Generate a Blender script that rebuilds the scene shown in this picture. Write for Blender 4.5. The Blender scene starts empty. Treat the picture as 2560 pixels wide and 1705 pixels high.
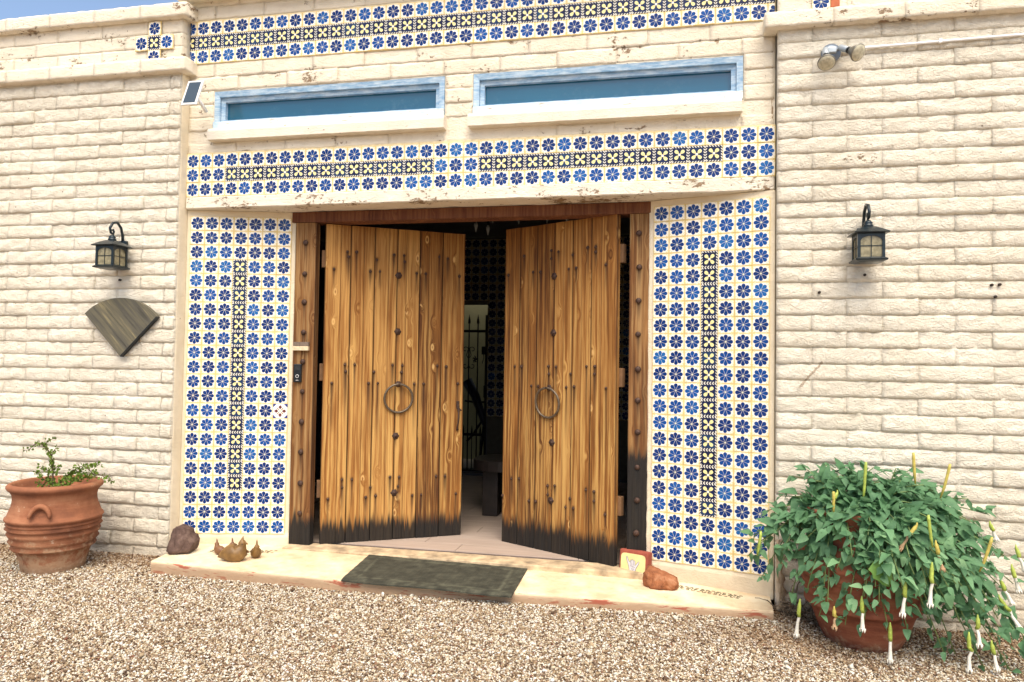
import bpy, bmesh, math, random
import numpy as np
from mathutils import Vector, Matrix, Euler, noise as mnoise
random.seed(7)
SC = bpy.context.scene
COL = SC.collection
PI = math.pi

# ------------------------------------------------------------------ camera, sky, sun, exposure
cam_d = bpy.data.cameras.new('camera'); cam = bpy.data.objects.new('camera', cam_d); COL.objects.link(cam)
cam_d.sensor_width = 36; cam_d.lens = 26.1348; cam_d.clip_start = 0.05; cam_d.clip_end = 500
CAMP = Vector((3.57196, -4.91956, -1.53212))
RR = ((0.97792796, 0.20878131, -0.00820129), (0.20841924, -0.97750369, -0.03237213), (0.01477549, -0.02994831, 0.99944224))
# columns: right, up, backward
cam.matrix_world = Matrix(((RR[0][0], RR[0][2], RR[0][1], CAMP.x), (RR[1][0], RR[1][2], RR[1][1], CAMP.y),
                           (RR[2][0], RR[2][2], RR[2][1], CAMP.z), (0, 0, 0, 1)))
SC.camera = cam
SUN_EL = math.radians(60); SUN_AZ = math.radians(162)     # azimuth clockwise from +Y (north); the facade faces -Y
W = bpy.data.worlds.new('World'); SC.world = W; W.use_nodes = True
wn = W.node_tree; wn.nodes.clear()
sky = wn.nodes.new('ShaderNodeTexSky'); sky.sky_type = 'NISHITA'; sky.sun_disc = False
sky.sun_elevation = SUN_EL; sky.sun_rotation = SUN_AZ; sky.air_density = 1.0; sky.dust_density = 3.5; sky.ozone_density = 1.5
bg = wn.nodes.new('ShaderNodeBackground'); bg.inputs['Strength'].default_value = 0.15
wo = wn.nodes.new('ShaderNodeOutputWorld')
wn.links.new(sky.outputs[0], bg.inputs[0]); wn.links.new(bg.outputs[0], wo.inputs[0])
sun_d = bpy.data.lights.new('sun', 'SUN'); sun_d.energy = 2.4; sun_d.angle = math.radians(60); sun_d.color = (1.0, 0.88, 0.68)
sun = bpy.data.objects.new('sun', sun_d); COL.objects.link(sun)
sd = Vector((math.sin(SUN_AZ) * math.cos(SUN_EL), math.cos(SUN_AZ) * math.cos(SUN_EL), math.sin(SUN_EL)))
sun.rotation_euler = (-sd).to_track_quat('-Z', 'Y').to_euler()
SC.view_settings.view_transform = 'Standard'; SC.view_settings.look = 'None'
SC.view_settings.exposure = 0.74; SC.view_settings.gamma = 1.0; SC.view_settings.use_curve_mapping = False
SC.cycles.max_bounces = 8; SC.cycles.diffuse_bounces = 4; SC.cycles.sample_clamp_indirect = 6

# ------------------------------------------------------------------ helpers
def link(o, parent=None):
    COL.objects.link(o)
    if parent: o.parent = parent
    return o
def mesh(name, V, F, mats=None, smooth=False, midx=None):
    me = bpy.data.meshes.new(name)
    me.from_pydata([tuple(v) for v in V], [], F); me.update()
    if mats:
        for m in (mats if isinstance(mats, (list, tuple)) else [mats]): me.materials.append(m)
    if smooth: me.polygons.foreach_set('use_smooth', [True] * len(me.polygons))
    if midx: me.polygons.foreach_set('material_index', midx)
    return me
def obj(name, me, parent=None, loc=(0, 0, 0), rot=(0, 0, 0), label=None, kind=None, sc=None):
    o = bpy.data.objects.new(name, me); link(o, parent); o.location = loc; o.rotation_euler = rot
    if sc: o.scale = sc
    if label: o['label'] = label
    if kind: o['kind'] = kind
    return o
def tag(o, label, cat, group=None, kind=None):
    o['label'] = label; o['category'] = cat
    if group: o['group'] = group
    if kind: o['kind'] = kind
    return o
def thing(name, label, cat, loc=(0, 0, 0), rz=0, group=None, rot=None):
    o = bpy.data.objects.new(name, None); link(o); o.location = loc
    o.rotation_euler = rot if rot else (0, 0, rz); o.empty_display_size = 0.1
    return tag(o, label, cat, group)

class MB:
    """collects simple solids, then builds ONE mesh"""
    def __init__(s): s.V = []; s.F = []; s.M = []; s.S = []
    def add(s, V, F, m=0, sm=False):
        b = len(s.V); s.V += [tuple(v) for v in V]; s.F += [tuple(i + b for i in f) for f in F]
        s.M += [m] * len(F); s.S += [sm] * len(F); return s
    def box(s, a, b, bev=0.0, m=0, mat=None):
        x0, y0, z0 = a; x1, y1, z1 = b
        if bev > 0:
            bm = bmesh.new(); bmesh.ops.create_cube(bm, size=1)
            for v in bm.verts: v.co = Vector(((x0 + x1) / 2 + v.co.x * (x1 - x0), (y0 + y1) / 2 + v.co.y * (y1 - y0), (z0 + z1) / 2 + v.co.z * (z1 - z0)))
            bmesh.ops.bevel(bm, geom=bm.edges[:], offset=bev, segments=2, profile=0.6, affect='EDGES')
            V = [v.co.copy() for v in bm.verts]; F = [[v.index for v in f.verts] for f in bm.faces]; bm.free()
        else:
            V = [Vector(p) for p in ((x0, y0, z0), (x1, y0, z0), (x1, y1, z0), (x0, y1, z0), (x0, y0, z1), (x1, y0, z1), (x1, y1, z1), (x0, y1, z1))]
            F = [(0, 3, 2, 1), (4, 5, 6, 7), (0, 1, 5, 4), (1, 2, 6, 5), (2, 3, 7, 6), (3, 0, 4, 7)]
        if mat is not None: V = [mat @ v for v in V]
        return s.add(V, F, m)
    def tube(s, P, R, n=8, m=0, cap=True):
        P = [Vector(p) for p in P]; k = len(P); Rr = R if isinstance(R, (list, tuple)) else [R] * k
        up = None; V = []; F = []
        for i, p in enumerate(P):
            t = (P[min(i + 1, k - 1)] - P[max(i - 1, 0)])
            if t.length < 1e-9: t = Vector((0, 0, 1))
            t.normalize()
            if up is None:
                up = t.cross(Vector((0, 0, 1)))
                if up.length < .1: up = t.cross(Vector((1, 0, 0)))
            up = (up - t * up.dot(t)).normalized(); w = t.cross(up)
            for j in range(n):
                a = 2 * PI * j / n; V.append(p + (up * math.cos(a) + w * math.sin(a)) * Rr[i])
        for i in range(k - 1):
            for j in range(n):
                a, b = i * n + j, i * n + (j + 1) % n; F.append((a, b, b + n, a + n))
        if cap: F.append(tuple(range(n))[::-1]); F.append(tuple((k - 1) * n + j for j in range(n)))
        return s.add(V, F, m, True)
    def lathe(s, prof, n=32, m=0, mat=None, ax='z', lob=0, lobr=0):
        V = []; F = []
        for r, z in prof:
            for j in range(n):
                a = 2 * PI * j / n; q = r * (1 + (lobr * math.cos(lob * a) if lob else 0))
                v = Vector((q * math.cos(a), q * math.sin(a), z)) if ax == 'z' else Vector((q * math.cos(a), z, q * math.sin(a)))
                V.append(mat @ v if mat is not None else v)
        for i in range(len(prof) - 1):
            for j in range(n):
                a, b = i * n + j, i * n + (j + 1) % n; F.append((a, b, b + n, a + n))
        F.append(tuple(range(n))[::-1]); F.append(tuple((len(prof) - 1) * n + j for j in range(n)))
        return s.add(V, F, m, True)
    def me(s, name, mats, smooth=None):
        me = mesh(name, s.V, s.F, mats); me.polygons.foreach_set('material_index', s.M)
        me.polygons.foreach_set('use_smooth', s.S if smooth is None else [smooth] * len(s.S))
        bm = bmesh.new(); bm.from_mesh(me); bmesh.ops.recalc_face_normals(bm, faces=bm.faces); bm.to_mesh(me); bm.free()
        me.update(); return me
    def build(s, name, mats, parent=None, loc=(0, 0, 0), rot=(0, 0, 0), label=None, smooth=None, kind=None):
        return obj(name, s.me(name, mats, smooth), parent, loc, rot, label, kind)

# ------------------------------------------------------------------ node helper
class E_:
    """tiny expression wrapper around Math nodes"""
    def __init__(s, nt, sock): s.nt = nt; s.k = sock
    def _m(s, op, *a, clamp=False):
        n = s.nt.nodes.new('ShaderNodeMath'); n.operation = op; n.use_clamp = clamp
        for i, v in enumerate((s,) + a):
            if isinstance(v, E_): s.nt.links.new(v.k, n.inputs[i])
            else: n.inputs[i].default_value = float(v)
        return E_(s.nt, n.outputs[0])
    def __add__(s, o): return s._m('ADD', o)
    __radd__ = __add__
    def __sub__(s, o): return s._m('SUBTRACT', o)
    def __rsub__(s, o): return (s * -1.0) + o
    def __mul__(s, o): return s._m('MULTIPLY', o)
    __rmul__ = __mul__
    def __truediv__(s, o): return s._m('DIVIDE', o)
    def abs(s): return s._m('ABSOLUTE')
    def lt(s, o): return s._m('LESS_THAN', o)
    def gt(s, o): return s._m('GREATER_THAN', o)
    def max(s, o): return s._m('MAXIMUM', o)
    def min(s, o): return s._m('MINIMUM', o)
    def sqrt(s): return s._m('SQRT')
    def sin(s): return s._m('SINE')
    def cos(s): return s._m('COSINE')
    def atan2(s, o): return s._m('ARCTAN2', o)
    def fmod(s, o): return s._m('FLOORED_MODULO', o)
    def pow(s, o): return s._m('POWER', o)
    def clamp(s): return s._m('ADD', 0.0, clamp=True)
    def ramp(s, a, b):      # smoothstep-like 0..1
        n = s.nt.nodes.new('ShaderNodeMapRange'); n.interpolation_type = 'SMOOTHSTEP'
        s.nt.links.new(s.k, n.inputs[0]); n.inputs[1].default_value = a; n.inputs[2].default_value = b
        return E_(s.nt, n.outputs[0])

class Mat:
    def __init__(s, name, rough=0.7, spec=0.5, metal=0.0):
        s.m = bpy.data.materials.new(name); s.m.use_nodes = True; s.nt = s.m.node_tree
        s.b = s.nt.nodes['Principled BSDF']
        s.b.inputs['Roughness'].default_value = rough; s.b.inputs['Metallic'].default_value = metal
        s.b.inputs['Specular IOR Level'].default_value = spec
        s.m.diffuse_color = (.5, .5, .5, 1)
    def n(s, t): return s.nt.nodes.new(t)
    def l(s, a, b): s.nt.links.new(a.k if isinstance(a, E_) else a, b)
    def tc(s, kind='Object'): return s.n('ShaderNodeTexCoord').outputs[kind]
    def sep(s, v):
        q = s.n('ShaderNodeSeparateXYZ'); s.l(v, q.inputs[0]); return [E_(s.nt, o) for o in q.outputs]
    def comb(s, x, y, z):
        q = s.n('ShaderNodeCombineXYZ')
        for i, v in enumerate((x, y, z)):
            if isinstance(v, E_): s.l(v, q.inputs[i])
            else: q.inputs[i].default_value = v
        return q.outputs[0]
    def rnd(s): return E_(s.nt, s.n('ShaderNodeObjectInfo').outputs['Random'])
    def mapv(s, v, sc=(1, 1, 1), loc=(0, 0, 0)):
        q = s.n('ShaderNodeMapping'); s.l(v, q.inputs[0]); q.inputs['Scale'].default_value = sc; q.inputs['Location'].default_value = loc; return q.outputs[0]
    def addv(s, v, w):
        q = s.n('ShaderNodeVectorMath'); q.operation = 'ADD'; s.l(v, q.inputs[0]); s.l(w, q.inputs[1]); return q.outputs[0]
    def noise(s, v, scale=5, detail=4, rough=0.55, dist=0, w=None):
        q = s.n('ShaderNodeTexNoise')
        if w is not None: q.noise_dimensions = '4D'; s.l(w, q.inputs['W'])
        s.l(v, q.inputs['Vector']); q.inputs['Scale'].default_value = scale; q.inputs['Detail'].default_value = detail
        q.inputs['Roughness'].default_value = rough; q.inputs['Distortion'].default_value = dist
        return E_(s.nt, q.outputs[0])
    def vor(s, v, scale=5, feat='F1', rnd=1.0):
        q = s.n('ShaderNodeTexVoronoi'); q.feature = feat; s.l(v, q.inputs['Vector']); q.inputs['Scale'].default_value = scale
        q.inputs['Randomness'].default_value = rnd; return E_(s.nt, q.outputs['Distance']), q.outputs['Color'] if feat == 'F1' else None
    def cr(s, f, stops, interp='LINEAR'):
        q = s.n('ShaderNodeValToRGB'); s.l(f, q.inputs[0]); e = q.color_ramp; e.interpolation = interp
        while len(e.elements) > 1: e.elements.remove(e.elements[-1])
        e.elements[0].position = stops[0][0]; e.elements[0].color = (*stops[0][1], 1)
        for p, c in stops[1:]:
            x = e.elements.new(p); x.color = (*c, 1)
        return q.outputs[0]
    def mix(s, f, a, b, mode='MIX'):
        q = s.n('ShaderNodeMix'); q.data_type = 'RGBA'; q.blend_type = mode
        if isinstance(f, E_): s.l(f, q.inputs[0])
        else: q.inputs[0].default_value = f
        for i, v in ((6, a), (7, b)):
            if isinstance(v, tuple): q.inputs[i].default_value = (*v, 1)
            else: s.l(v, q.inputs[i])
        return q.outputs[2]
    def col(s, c):
        if isinstance(c, tuple): s.b.inputs['Base Color'].default_value = (*c, 1); s.m.diffuse_color = (*c, 1)
        else: s.l(c, s.b.inputs['Base Color'])
    def rough(s, r): s.l(r, s.b.inputs['Roughness'])
    def bump(s, h, dist=0.01, strength=1.0, prev=None):
        q = s.n('ShaderNodeBump'); s.l(h, q.inputs['Height']); q.inputs['Distance'].default_value = dist; q.inputs['Strength'].default_value = strength
        if prev is not None: s.l(prev, q.inputs['Normal'])
        s.l(q.outputs[0], s.b.inputs['Normal']); return q.outputs[0]

def plain(name, c, rough=0.6, metal=0.0, var=0.15, scale=20, bump=0.0, spec=0.5):
    M = Mat(name, rough, spec, metal); v = M.tc()
    f = M.noise(v, scale, 4)
    d = tuple(x * (1 - var) for x in c); e = tuple(min(1, x * (1 + var)) for x in c)
    M.col(M.cr(f, [(0.3, d), (0.7, e)]))
    if bump: M.bump(M.noise(v, scale * 3, 4), bump)
    return M.m

# ------------------------------------------------------------------ materials
def paint_mat(name, base, spall=0.70, bumpd=0.012, dirty=0.0, coord='World'):
    """old limewash on adobe: worn cream paint, pores, spalled spots; coordinates are world-like via geometry position"""
    M = Mat(name, 0.85, 0.2); g = M.n('ShaderNodeNewGeometry'); v = g.outputs['Position']
    big = M.noise(v, 1.7, 3); mid = M.noise(v, 9, 5, .6); fine = M.noise(v, 60, 5, .65)
    d = tuple(x * .90 for x in base); w = tuple(min(1, x * 1.04) for x in base)
    c = M.cr(mid * .5 + big * .5, [(.32, (d[0], d[1] * .975, d[2] * .93)), (.6, w)])
    # spalled paint: patches of bare brown adobe
    vs = M.mapv(v, (1, 1, 1.6)); sp = M.noise(vs, 24, 6, .75) * .55 + M.noise(vs, 4.5, 3) * .45
    sm = sp.ramp(spall, spall + .02)
    c = M.mix(sm, c, (.30, .21, .13))
    # rare pores
    vd, _ = M.vor(v, 9); pore = vd.lt(.045) * M.noise(v, 1.3, 2).gt(.50)
    c = M.mix(pore * .8, c, (.25, .17, .11))
    if dirty:
        x, y, z = M.sep(v); dm = (M.noise(v, 7, 4) + (z * -1.0 + .4) * 1.2).ramp(.50, 1.05)
        c = M.mix(dm * dirty, c, (.44, .33, .22))
    if name == 'limewashed_adobe':      # a brown scrape and a flaked course on the right wall
        x, y, z = M.sep(v); ax, az, dx, dz = 4.345, 1.345, .130, .155; L2 = dx * dx + dz * dz
        t = (((x - ax) * dx + (z - az) * dz) / L2).clamp()
        d = (((x - ax - t * dx).pow(2) + (z - az - t * dz).pow(2)).sqrt() + (M.noise(v, 45, 3) - .5) * .022)
        c = M.mix(d.lt(.007) * .8, c, (.42, .32, .22))
        ex_ = ((x - 4.70) / .12).pow(2) + ((z - 2.745) / .035).pow(2)
        c = M.mix(ex_.lt(1.0) * M.noise(vs, 30, 5, .7).ramp(.54, .58), c, (.30, .22, .14))
    M.col(c)
    vf = M.mapv(v, (1, 1, 1.9))
    h = M.noise(vf, 20, 6, .70, 1.4) * 1.0 + M.noise(v, 85, 4, .65) * .45 - sm * .25 - pore * .6
    M.bump(h, bumpd)
    return M.m
M_brick = paint_mat('limewashed_adobe', (.84, .785, .655), .68, .022, .40)
M_smoothbrick = paint_mat('limewashed_smooth_adobe', (.82, .75, .61), .585, .010)
M_plaster = paint_mat('cream_plaster', (.79, .70, .53), .70, .006, .4)
M_beam = paint_mat('white_painted_beam', (.82, .76, .64), .56, .010)
M_sill = paint_mat('white_sill_paint', (.78, .72, .61), .62, .006)

def stained_plaster():
    M = Mat('stained_corner_plaster', .9, .2); g = M.n('ShaderNodeNewGeometry'); v = g.outputs['Position']
    f = M.noise(M.mapv(v, (4, 4, 1)), 6, 6, .7)
    M.col(M.cr(f, [(.3, (.13, .085, .05)), (.45, (.33, .24, .15)), (.62, (.62, .50, .36))])); M.bump(M.noise(v, 40, 5), .012); return M.m
M_stain = stained_plaster()
M_grout = plain('tile_grout', (.74, .62, .38), .9, var=.2, scale=30)

def tile_common(M):
    x, y, z = M.sep(M.tc()); u = x / .108; v = z / .108
    return u, v
def tile_flower(name='blue_flower_tile', petals=((.004, .026, .145), (.006, .075, .31)), white=1.0):
    M = Mat(name, .22, .32); u, v = tile_common(M); rn = M.rnd(); oc = M.tc()
    wob = M.noise(oc, 55, 2, .5, w=rn * 50) - .5
    u2 = u + wob * .022; v2 = v - wob * .020
    r = (u2 * u2 + v2 * v2).sqrt(); a = v2.atan2(u2)
    sec = (a + PI / 8 + .0).fmod(PI / 4) - PI / 8
    px = r * sec.cos(); py = (r * sec.sin()).abs()
    wedge = (px * .4142 - .0075 - py).gt(0) * px.lt(.318) * px.gt(.05)
    cap = ((px - .318) * (px - .318) + py * py).sqrt().lt(.114)
    petal = wedge.max(cap)
    # petal tint: edge darker, centre washed, random per tile and within the tile
    edge = (px * .385 - .014 - py).ramp(0, .05) * (.102 - ((px - .303) * (px - .303) + py * py).sqrt()).ramp(-.06, .04)
    tint = M.noise(oc, 30, 3, .6, w=rn * 91) * .7 + rn.pow(2.2) * .60 - .16
    pc = M.cr(tint + edge * .0, [(.2, petals[0]), (.62, petals[1]), (1.0, (.020, .17, .42))])
    base = M.mix(M.noise(oc, 9, 2, w=rn * 13).ramp(.45, .75) * .35, tuple(q * white for q in (.87, .84, .75)), tuple(q * white for q in (.83, .77, .57)))
    # yellow brush work: along the joints and at the corners
    mx = u.abs().max(v.abs()); sm = u.abs() + v.abs()
    yn = M.noise(oc, 70, 3, .6, w=rn * 31); yn2 = M.noise(oc, 28, 2, .5, w=rn * 17)
    bar = mx.gt(.450) * yn.gt(.40)
    arms = ((u.abs() - v.abs()).abs() - .085).abs().lt(.030) * sm.gt(.70) * yn.gt(.36)
    blob = sm.gt(.85) * yn2.gt(.38)
    washy = sm.ramp(.60, .95) * yn2.ramp(.3, .7) * .75
    c = M.mix(washy, base, tuple(q * white for q in (.84, .74, .36))); c = M.mix(bar.max(arms).max(blob) * .75, c, tuple(q * white for q in (.74, .54, .16)))
    c = M.mix(petal, c, pc)
    dot = r.lt(.048); c = M.mix(dot, c, tuple(q * white for q in (.80, .74, .48)))
    M.col(c); M.bump(petal * .5 + M.noise(oc, 18, 2, w=rn * 7) * 1.2, .0016)
    M.rough(M.noise(oc, 30, 2).ramp(.2, .9) * .15 + .14)
    return M.m
def tile_dark():
    M = Mat('dark_four_petal_tile', .22, .32); u, v = tile_common(M); rn = M.rnd(); oc = M.tc()
    wob = M.noise(oc, 60, 2, .5, w=rn * 50) - .5
    u = u + wob * .02; v = v + wob * .015
    mx = u.abs().max(v.abs()); mn = u.abs().min(v.abs())
    navy = M.cr(M.noise(oc, 20, 2, w=rn * 9) * .8 + rn * .35, [(.2, (.005, .006, .022)), (.6, (.009, .016, .07)), (.95, (.02, .07, .16))])
    # diagonal petals
    p = (u.abs() + v.abs()) * .7071; q = (u.abs() - v.abs()) * .7071
    e = ((p - .228) / .150).pow(2) + ((q) / (.042 + p * .25)).pow(2)
    pet = e.lt(1.0)
    vein = ((((p - .16) / .05).pow(2) + (q / .035).pow(2)).sqrt() - 1).abs().lt(.22)
    r = (u * u + v * v).sqrt()
    along = (u.abs().lt(mx - .001)) * u + (1.0 - u.abs().lt(mx - .001)) * v
    dash = (along * 38 + mx * 30).sin().gt(-.25)
    c = M.mix(mx.gt(.405), navy, M.mix(dash, (.80, .78, .70), (.012, .015, .04)))
    c = M.mix(mx.gt(.478), c, M.mix(dash, (.80, .78, .70), (.03, .03, .06)))
    c = M.mix(mx.gt(.390) * mx.lt(.405), c, (.010, .010, .02))
    c = M.mix(pet, c, (.84, .76, .36)); c = M.mix(vein * pet * .55, c, (.35, .28, .08))
    c = M.mix(r.lt(.075), c, (.86, .84, .76))
    M.col(c); M.bump(M.noise(oc, 18, 2, w=rn * 7), .0014); return M.m
def tile_odd():
    M = Mat('brown_blossom_tile', .2, .5); u, v = tile_common(M)
    mx = u.abs().max(v.abs()); mn = u.abs().min(v.abs()); r = (u * u + v * v).sqrt()
    pet = (((mx - .27) / .15).abs() + (mn / .13)).lt(1.0)
    p = (u.abs() + v.abs()) * .7071; q = (u.abs() - v.abs()).abs() * .7071
    leaf = (((p - .20) / .11).pow(2) + (q / .035).pow(2)).lt(1)
    cor = (u.abs() + v.abs()).gt(.74) * mn.gt(.27)
    c = M.mix(pet, (.84, .83, .80), (.13, .025, .02)); c = M.mix(leaf, c, (.35, .20, .04)); c = M.mix(cor, c, (.02, .035, .22))
    c = M.mix(r.lt(.07), c, (.75, .62, .45)); M.col(c); return M.m
M_tile = tile_flower(); M_tiled = tile_dark(); M_tileo = tile_odd()

def wood_mat(name, dark, mid, light, stain=True, gscale=1.0, reddish=True, rough=.78):
    M = Mat(name, rough, .3); rn = M.rnd(); oc = M.tc(); x, y, z = M.sep(oc)
    off = M.comb(rn * 37, rn * 11, rn * 23); v = M.addv(oc, off)
    # knots bend the grain
    kv = M.mapv(v, (8.5, 8.5, 4.0)); kd, _ = M.vor(kv, 1.0); knot = kd.ramp(.30, .03)
    warp = M.noise(M.mapv(v, (3, 3, .55)), 1.6, 3) * .07 + knot * .035
    gx = x + rn * 7 + warp
    gv = M.comb(gx * 48 * gscale, y * 30, z * .8)
    g1 = M.noise(gv, 1.0, 5, .68); g2 = M.noise(M.mapv(v, (150, 150, 3.2)), 1.0, 3, .6)
    cloud = M.noise(M.mapv(v, (4, 4, .8)), 1.7, 3)
    rings = ((gx * 230 * gscale + M.noise(M.mapv(v, (2, 2, .5)), 1.4, 2) * 16).sin() * .5 + .5)
    f = g1 * .80 + g2 * .28 + cloud * .52 + rings * .06 - .31 + (rn - .5) * .26
    c = M.cr(f, [(.26, dark), (.47, mid), (.68, light), (.82, tuple(min(1, q * 1.3) for q in light))])
    ksel = M.noise(M.mapv(v, (2.2, 2.2, 1.2)), 2.0, 1).gt(.47); kring = ((kd - .095).abs()).ramp(.055, .0) * ksel; kcore = kd.ramp(.07, .02) * ksel
    if name.startswith('door'):
        c = M.mix(kring * .8, c, (.74, .46, .17)); c = M.mix(kcore * .75, c, (.22, .10, .035))
    if stain:
        at = M.n('ShaderNodeAttribute'); at.attribute_name = 'wear'
        q = M.n('ShaderNodeSeparateColor'); M.l(at.outputs['Color'], q.inputs[0])
        st, bu, li = [E_(M.nt, o) for o in q.outputs]
        c = M.mix(li * .80 * g1.ramp(.44, .60), c, (.62, .38, .12) if name.startswith('door') else (.40, .27, .12))
        c = M.mix((st * 1.1).clamp() * .86, c, (.040, .017, .009))
        burnf = (bu + (g2 - .5) * .9 + (g1 - .5) * 1.3).ramp(.30, .74)
        c = M.mix(burnf * .97, c, M.cr(g2, [(.3, (.005, .0055, .006)), (.7, (.017, .017, .016))]))
    M.col(c)
    M.bump(g1 * .7 + g2 * .5 + knot * .3, .0035)
    return M.m
M_door = wood_mat('door_planks_wood', (.090, .030, .007), (.26, .105, .022), (.48, .25, .072))
M_post = wood_mat('post_wood', (.045, .020, .008), (.155, .062, .017), (.30, .145, .045), gscale=.8)
M_header = wood_mat('header_wood', (.060, .018, .010), (.12, .042, .020), (.20, .082, .036), stain=False)
M_fan = None

M_iron = plain('rusty_iron', (.075, .042, .030), .6, .5, .4, 60, .002)
M_ringiron = plain('ring_iron', (.15, .115, .08), .45, .6, .3, 60, .001)
M_black = plain('black_metal', (.012, .016, .020), .32, .4, .3, 30)
M_lampmetal = plain('lamp_black_paint', (.012, .022, .028), .28, .3, .3, 25, .0008)
M_gateiron = plain('gate_iron', (.006, .007, .007), .5, .3, .2)

def glassy(name, c, rough=.05, alpha_mix=None):
    M = Mat(name, rough, .6); M.col(c); return M.m

def lathe_obj(name, prof, mat, parent, n=56, **k): return MB().lathe(prof, n).build(name, mat, parent, **k)

# ================================================================== GROUND
def gz(x, y=0):
    if x < 4.15: return -2.985 - .006 * max(x, 0.0)
    return -3.010 - .05 * min(1.0, (x - 4.15) / .35)
def ground_mat():
    M = Mat('gravel_ground', .95, .2); g = M.n('ShaderNodeNewGeometry'); v = g.outputs['Position']
    d, c = M.vor(v, 70); q = M.n('ShaderNodeSeparateColor'); M.l(c, q.inputs[0]); f = E_(M.nt, q.outputs[0])
    col = M.cr(f, [(0, (.17, .10, .06)), (.3, (.36, .24, .15)), (.6, (.55, .42, .30)), (1, (.72, .64, .54))])
    col = M.mix(d.ramp(.25, .75) * .6, col, (.07, .04, .025)); M.col(col); M.bump(1.0 - d, .008); return M.m
M_ground = ground_mat()
V = []; F = []; xs = [-40, -12, -3, 0, 1, 2, 3, 4.15, 4.3, 4.5, 5, 6, 8, 20, 45]; ys = [-45, -12, -5, -2, -1, .2]
for yv in ys:
    for xv in xs: V.append((xv, yv, gz(min(xv, 9))))
for j in range(len(ys) - 1):
    for i in range(len(xs) - 1):
        a = j * len(xs) + i; F.append((a, a + 1, a + 1 + len(xs), a + len(xs)))
g = obj('ground', mesh('ground', V, F, M_ground)); tag(g, 'gravel yard in front of the adobe house', 'ground', kind='structure')

def gravel():
    rs = np.random.RandomState(3)
    iv = np.array([(1, 0, 0), (-1, 0, 0), (0, 1, 0), (0, -1, 0), (0, 0, 1), (0, 0, -1), (.62, .62, .55), (-.6, -.6, .5)], float)
    fi = np.array([(0, 6, 4), (0, 2, 6), (6, 2, 4), (2, 1, 4), (1, 7, 4), (1, 3, 7), (7, 3, 4), (3, 0, 4), (2, 0, 5), (1, 2, 5), (3, 1, 5), (0, 3, 5)])
    N = 215000; K = 8
    poly = [(-3.0, -.05), (-.75, -2.25), (.35, -2.45), (5.55, -1.35), (6.2, -.05)]
    P = rs.rand(N * 2, 2) * (9.3, 2.45) + (-3.05, -2.48)
    def inside(p):
        ok = np.ones(len(p), bool)
        for i in range(5):
            a = np.array(poly[i]); b = np.array(poly[(i + 1) % 5]); e = b - a
            ok &= (e[0] * (p[:, 1] - a[1]) - e[1] * (p[:, 0] - a[0])) > 0
        return ok
    P = P[inside(P)]
    # keep off the slab
    sl = (P[:, 0] > .10) & (P[:, 0] < 4.20) & (P[:, 1] > np.interp(P[:, 0], [.1, 1.53, 2.68, 4.2], [-.475, -.49, -.42, -.305]))
    P = P[~sl][:N]; n = len(P)
    s = .0042 + .0040 * rs.rand(n) ** 1.6; big = rs.rand(n) < .012; s[big] *= 1.8
    sc = s[:, None] * (0.65 + .7 * rs.rand(n, 3)); sc[:, 2] *= .8
    a = rs.rand(n) * 2 * PI; b = rs.rand(n) * 1.2 - .6
    vv = iv[None] * (0.8 + .4 * rs.rand(n, K))[..., None] * sc[:, None, :]
    x = vv[..., 0] * np.cos(a)[:, None] - vv[..., 1] * np.sin(a)[:, None]
    y = vv[..., 0] * np.sin(a)[:, None] + vv[..., 1] * np.cos(a)[:, None]
    z = vv[..., 2]
    y2 = y * np.cos(b)[:, None] - z * np.sin(b)[:, None]; z2 = y * np.sin(b)[:, None] + z * np.cos(b)[:, None]
    X = x + P[:, 0:1]; Y = y2 + P[:, 1:2]; Z = z2 + (np.where(P[:, 0] < 4.15, -2.985 - .006 * np.maximum(P[:, 0], 0), -3.010 - .05 * np.clip((P[:, 0] - 4.15) / .35, 0, 1)))[:, None] + (s * (.2 + .9 * rs.rand(n)))[:, None]
    co = np.stack([X, Y, Z], -1).reshape(-1, 3)
    fa = (fi[None] + (np.arange(n) * K)[:, None, None]).reshape(-1, 3)
    me = bpy.data.meshes.new('gravel'); me.vertices.add(len(co)); me.vertices.foreach_set('co', co.ravel())
    me.loops.add(len(fa) * 3); me.loops.foreach_set('vertex_index', fa.ravel())
    me.polygons.add(len(fa)); me.polygons.foreach_set('loop_start', np.arange(0, len(fa) * 3, 3)); me.update()
    pal = np.array([(.84, .79, .66), (.70, .60, .43), (.48, .36, .22), (.30, .20, .115), (.14, .085, .05), (.38, .26, .18), (.88, .85, .78), (.26, .10, .06)])
    w = np.array([.20, .18, .20, .18, .12, .07, .09, .01]); ci = rs.choice(len(pal), n, p=w / w.sum())
    c = pal[ci] * (0.88 + .24 * rs.rand(n, 1)); c = np.clip(c * .73, 0, .9)
    # the strip along the wall and under the pot plant is browner (leaf dust)
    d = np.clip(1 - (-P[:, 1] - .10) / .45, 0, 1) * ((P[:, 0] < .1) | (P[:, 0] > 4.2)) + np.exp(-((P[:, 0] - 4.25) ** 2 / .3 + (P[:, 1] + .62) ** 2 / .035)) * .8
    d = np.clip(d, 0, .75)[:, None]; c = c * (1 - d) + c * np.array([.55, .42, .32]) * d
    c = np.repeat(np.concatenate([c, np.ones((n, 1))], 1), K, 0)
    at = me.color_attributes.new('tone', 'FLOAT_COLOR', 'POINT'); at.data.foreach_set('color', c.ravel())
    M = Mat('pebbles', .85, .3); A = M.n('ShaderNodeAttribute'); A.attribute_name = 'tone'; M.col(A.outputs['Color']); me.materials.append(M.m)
    o = obj('gravel', me); tag(o, 'loose white, tan and brown gravel covering the yard', 'gravel', kind='stuff')
gravel()

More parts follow.
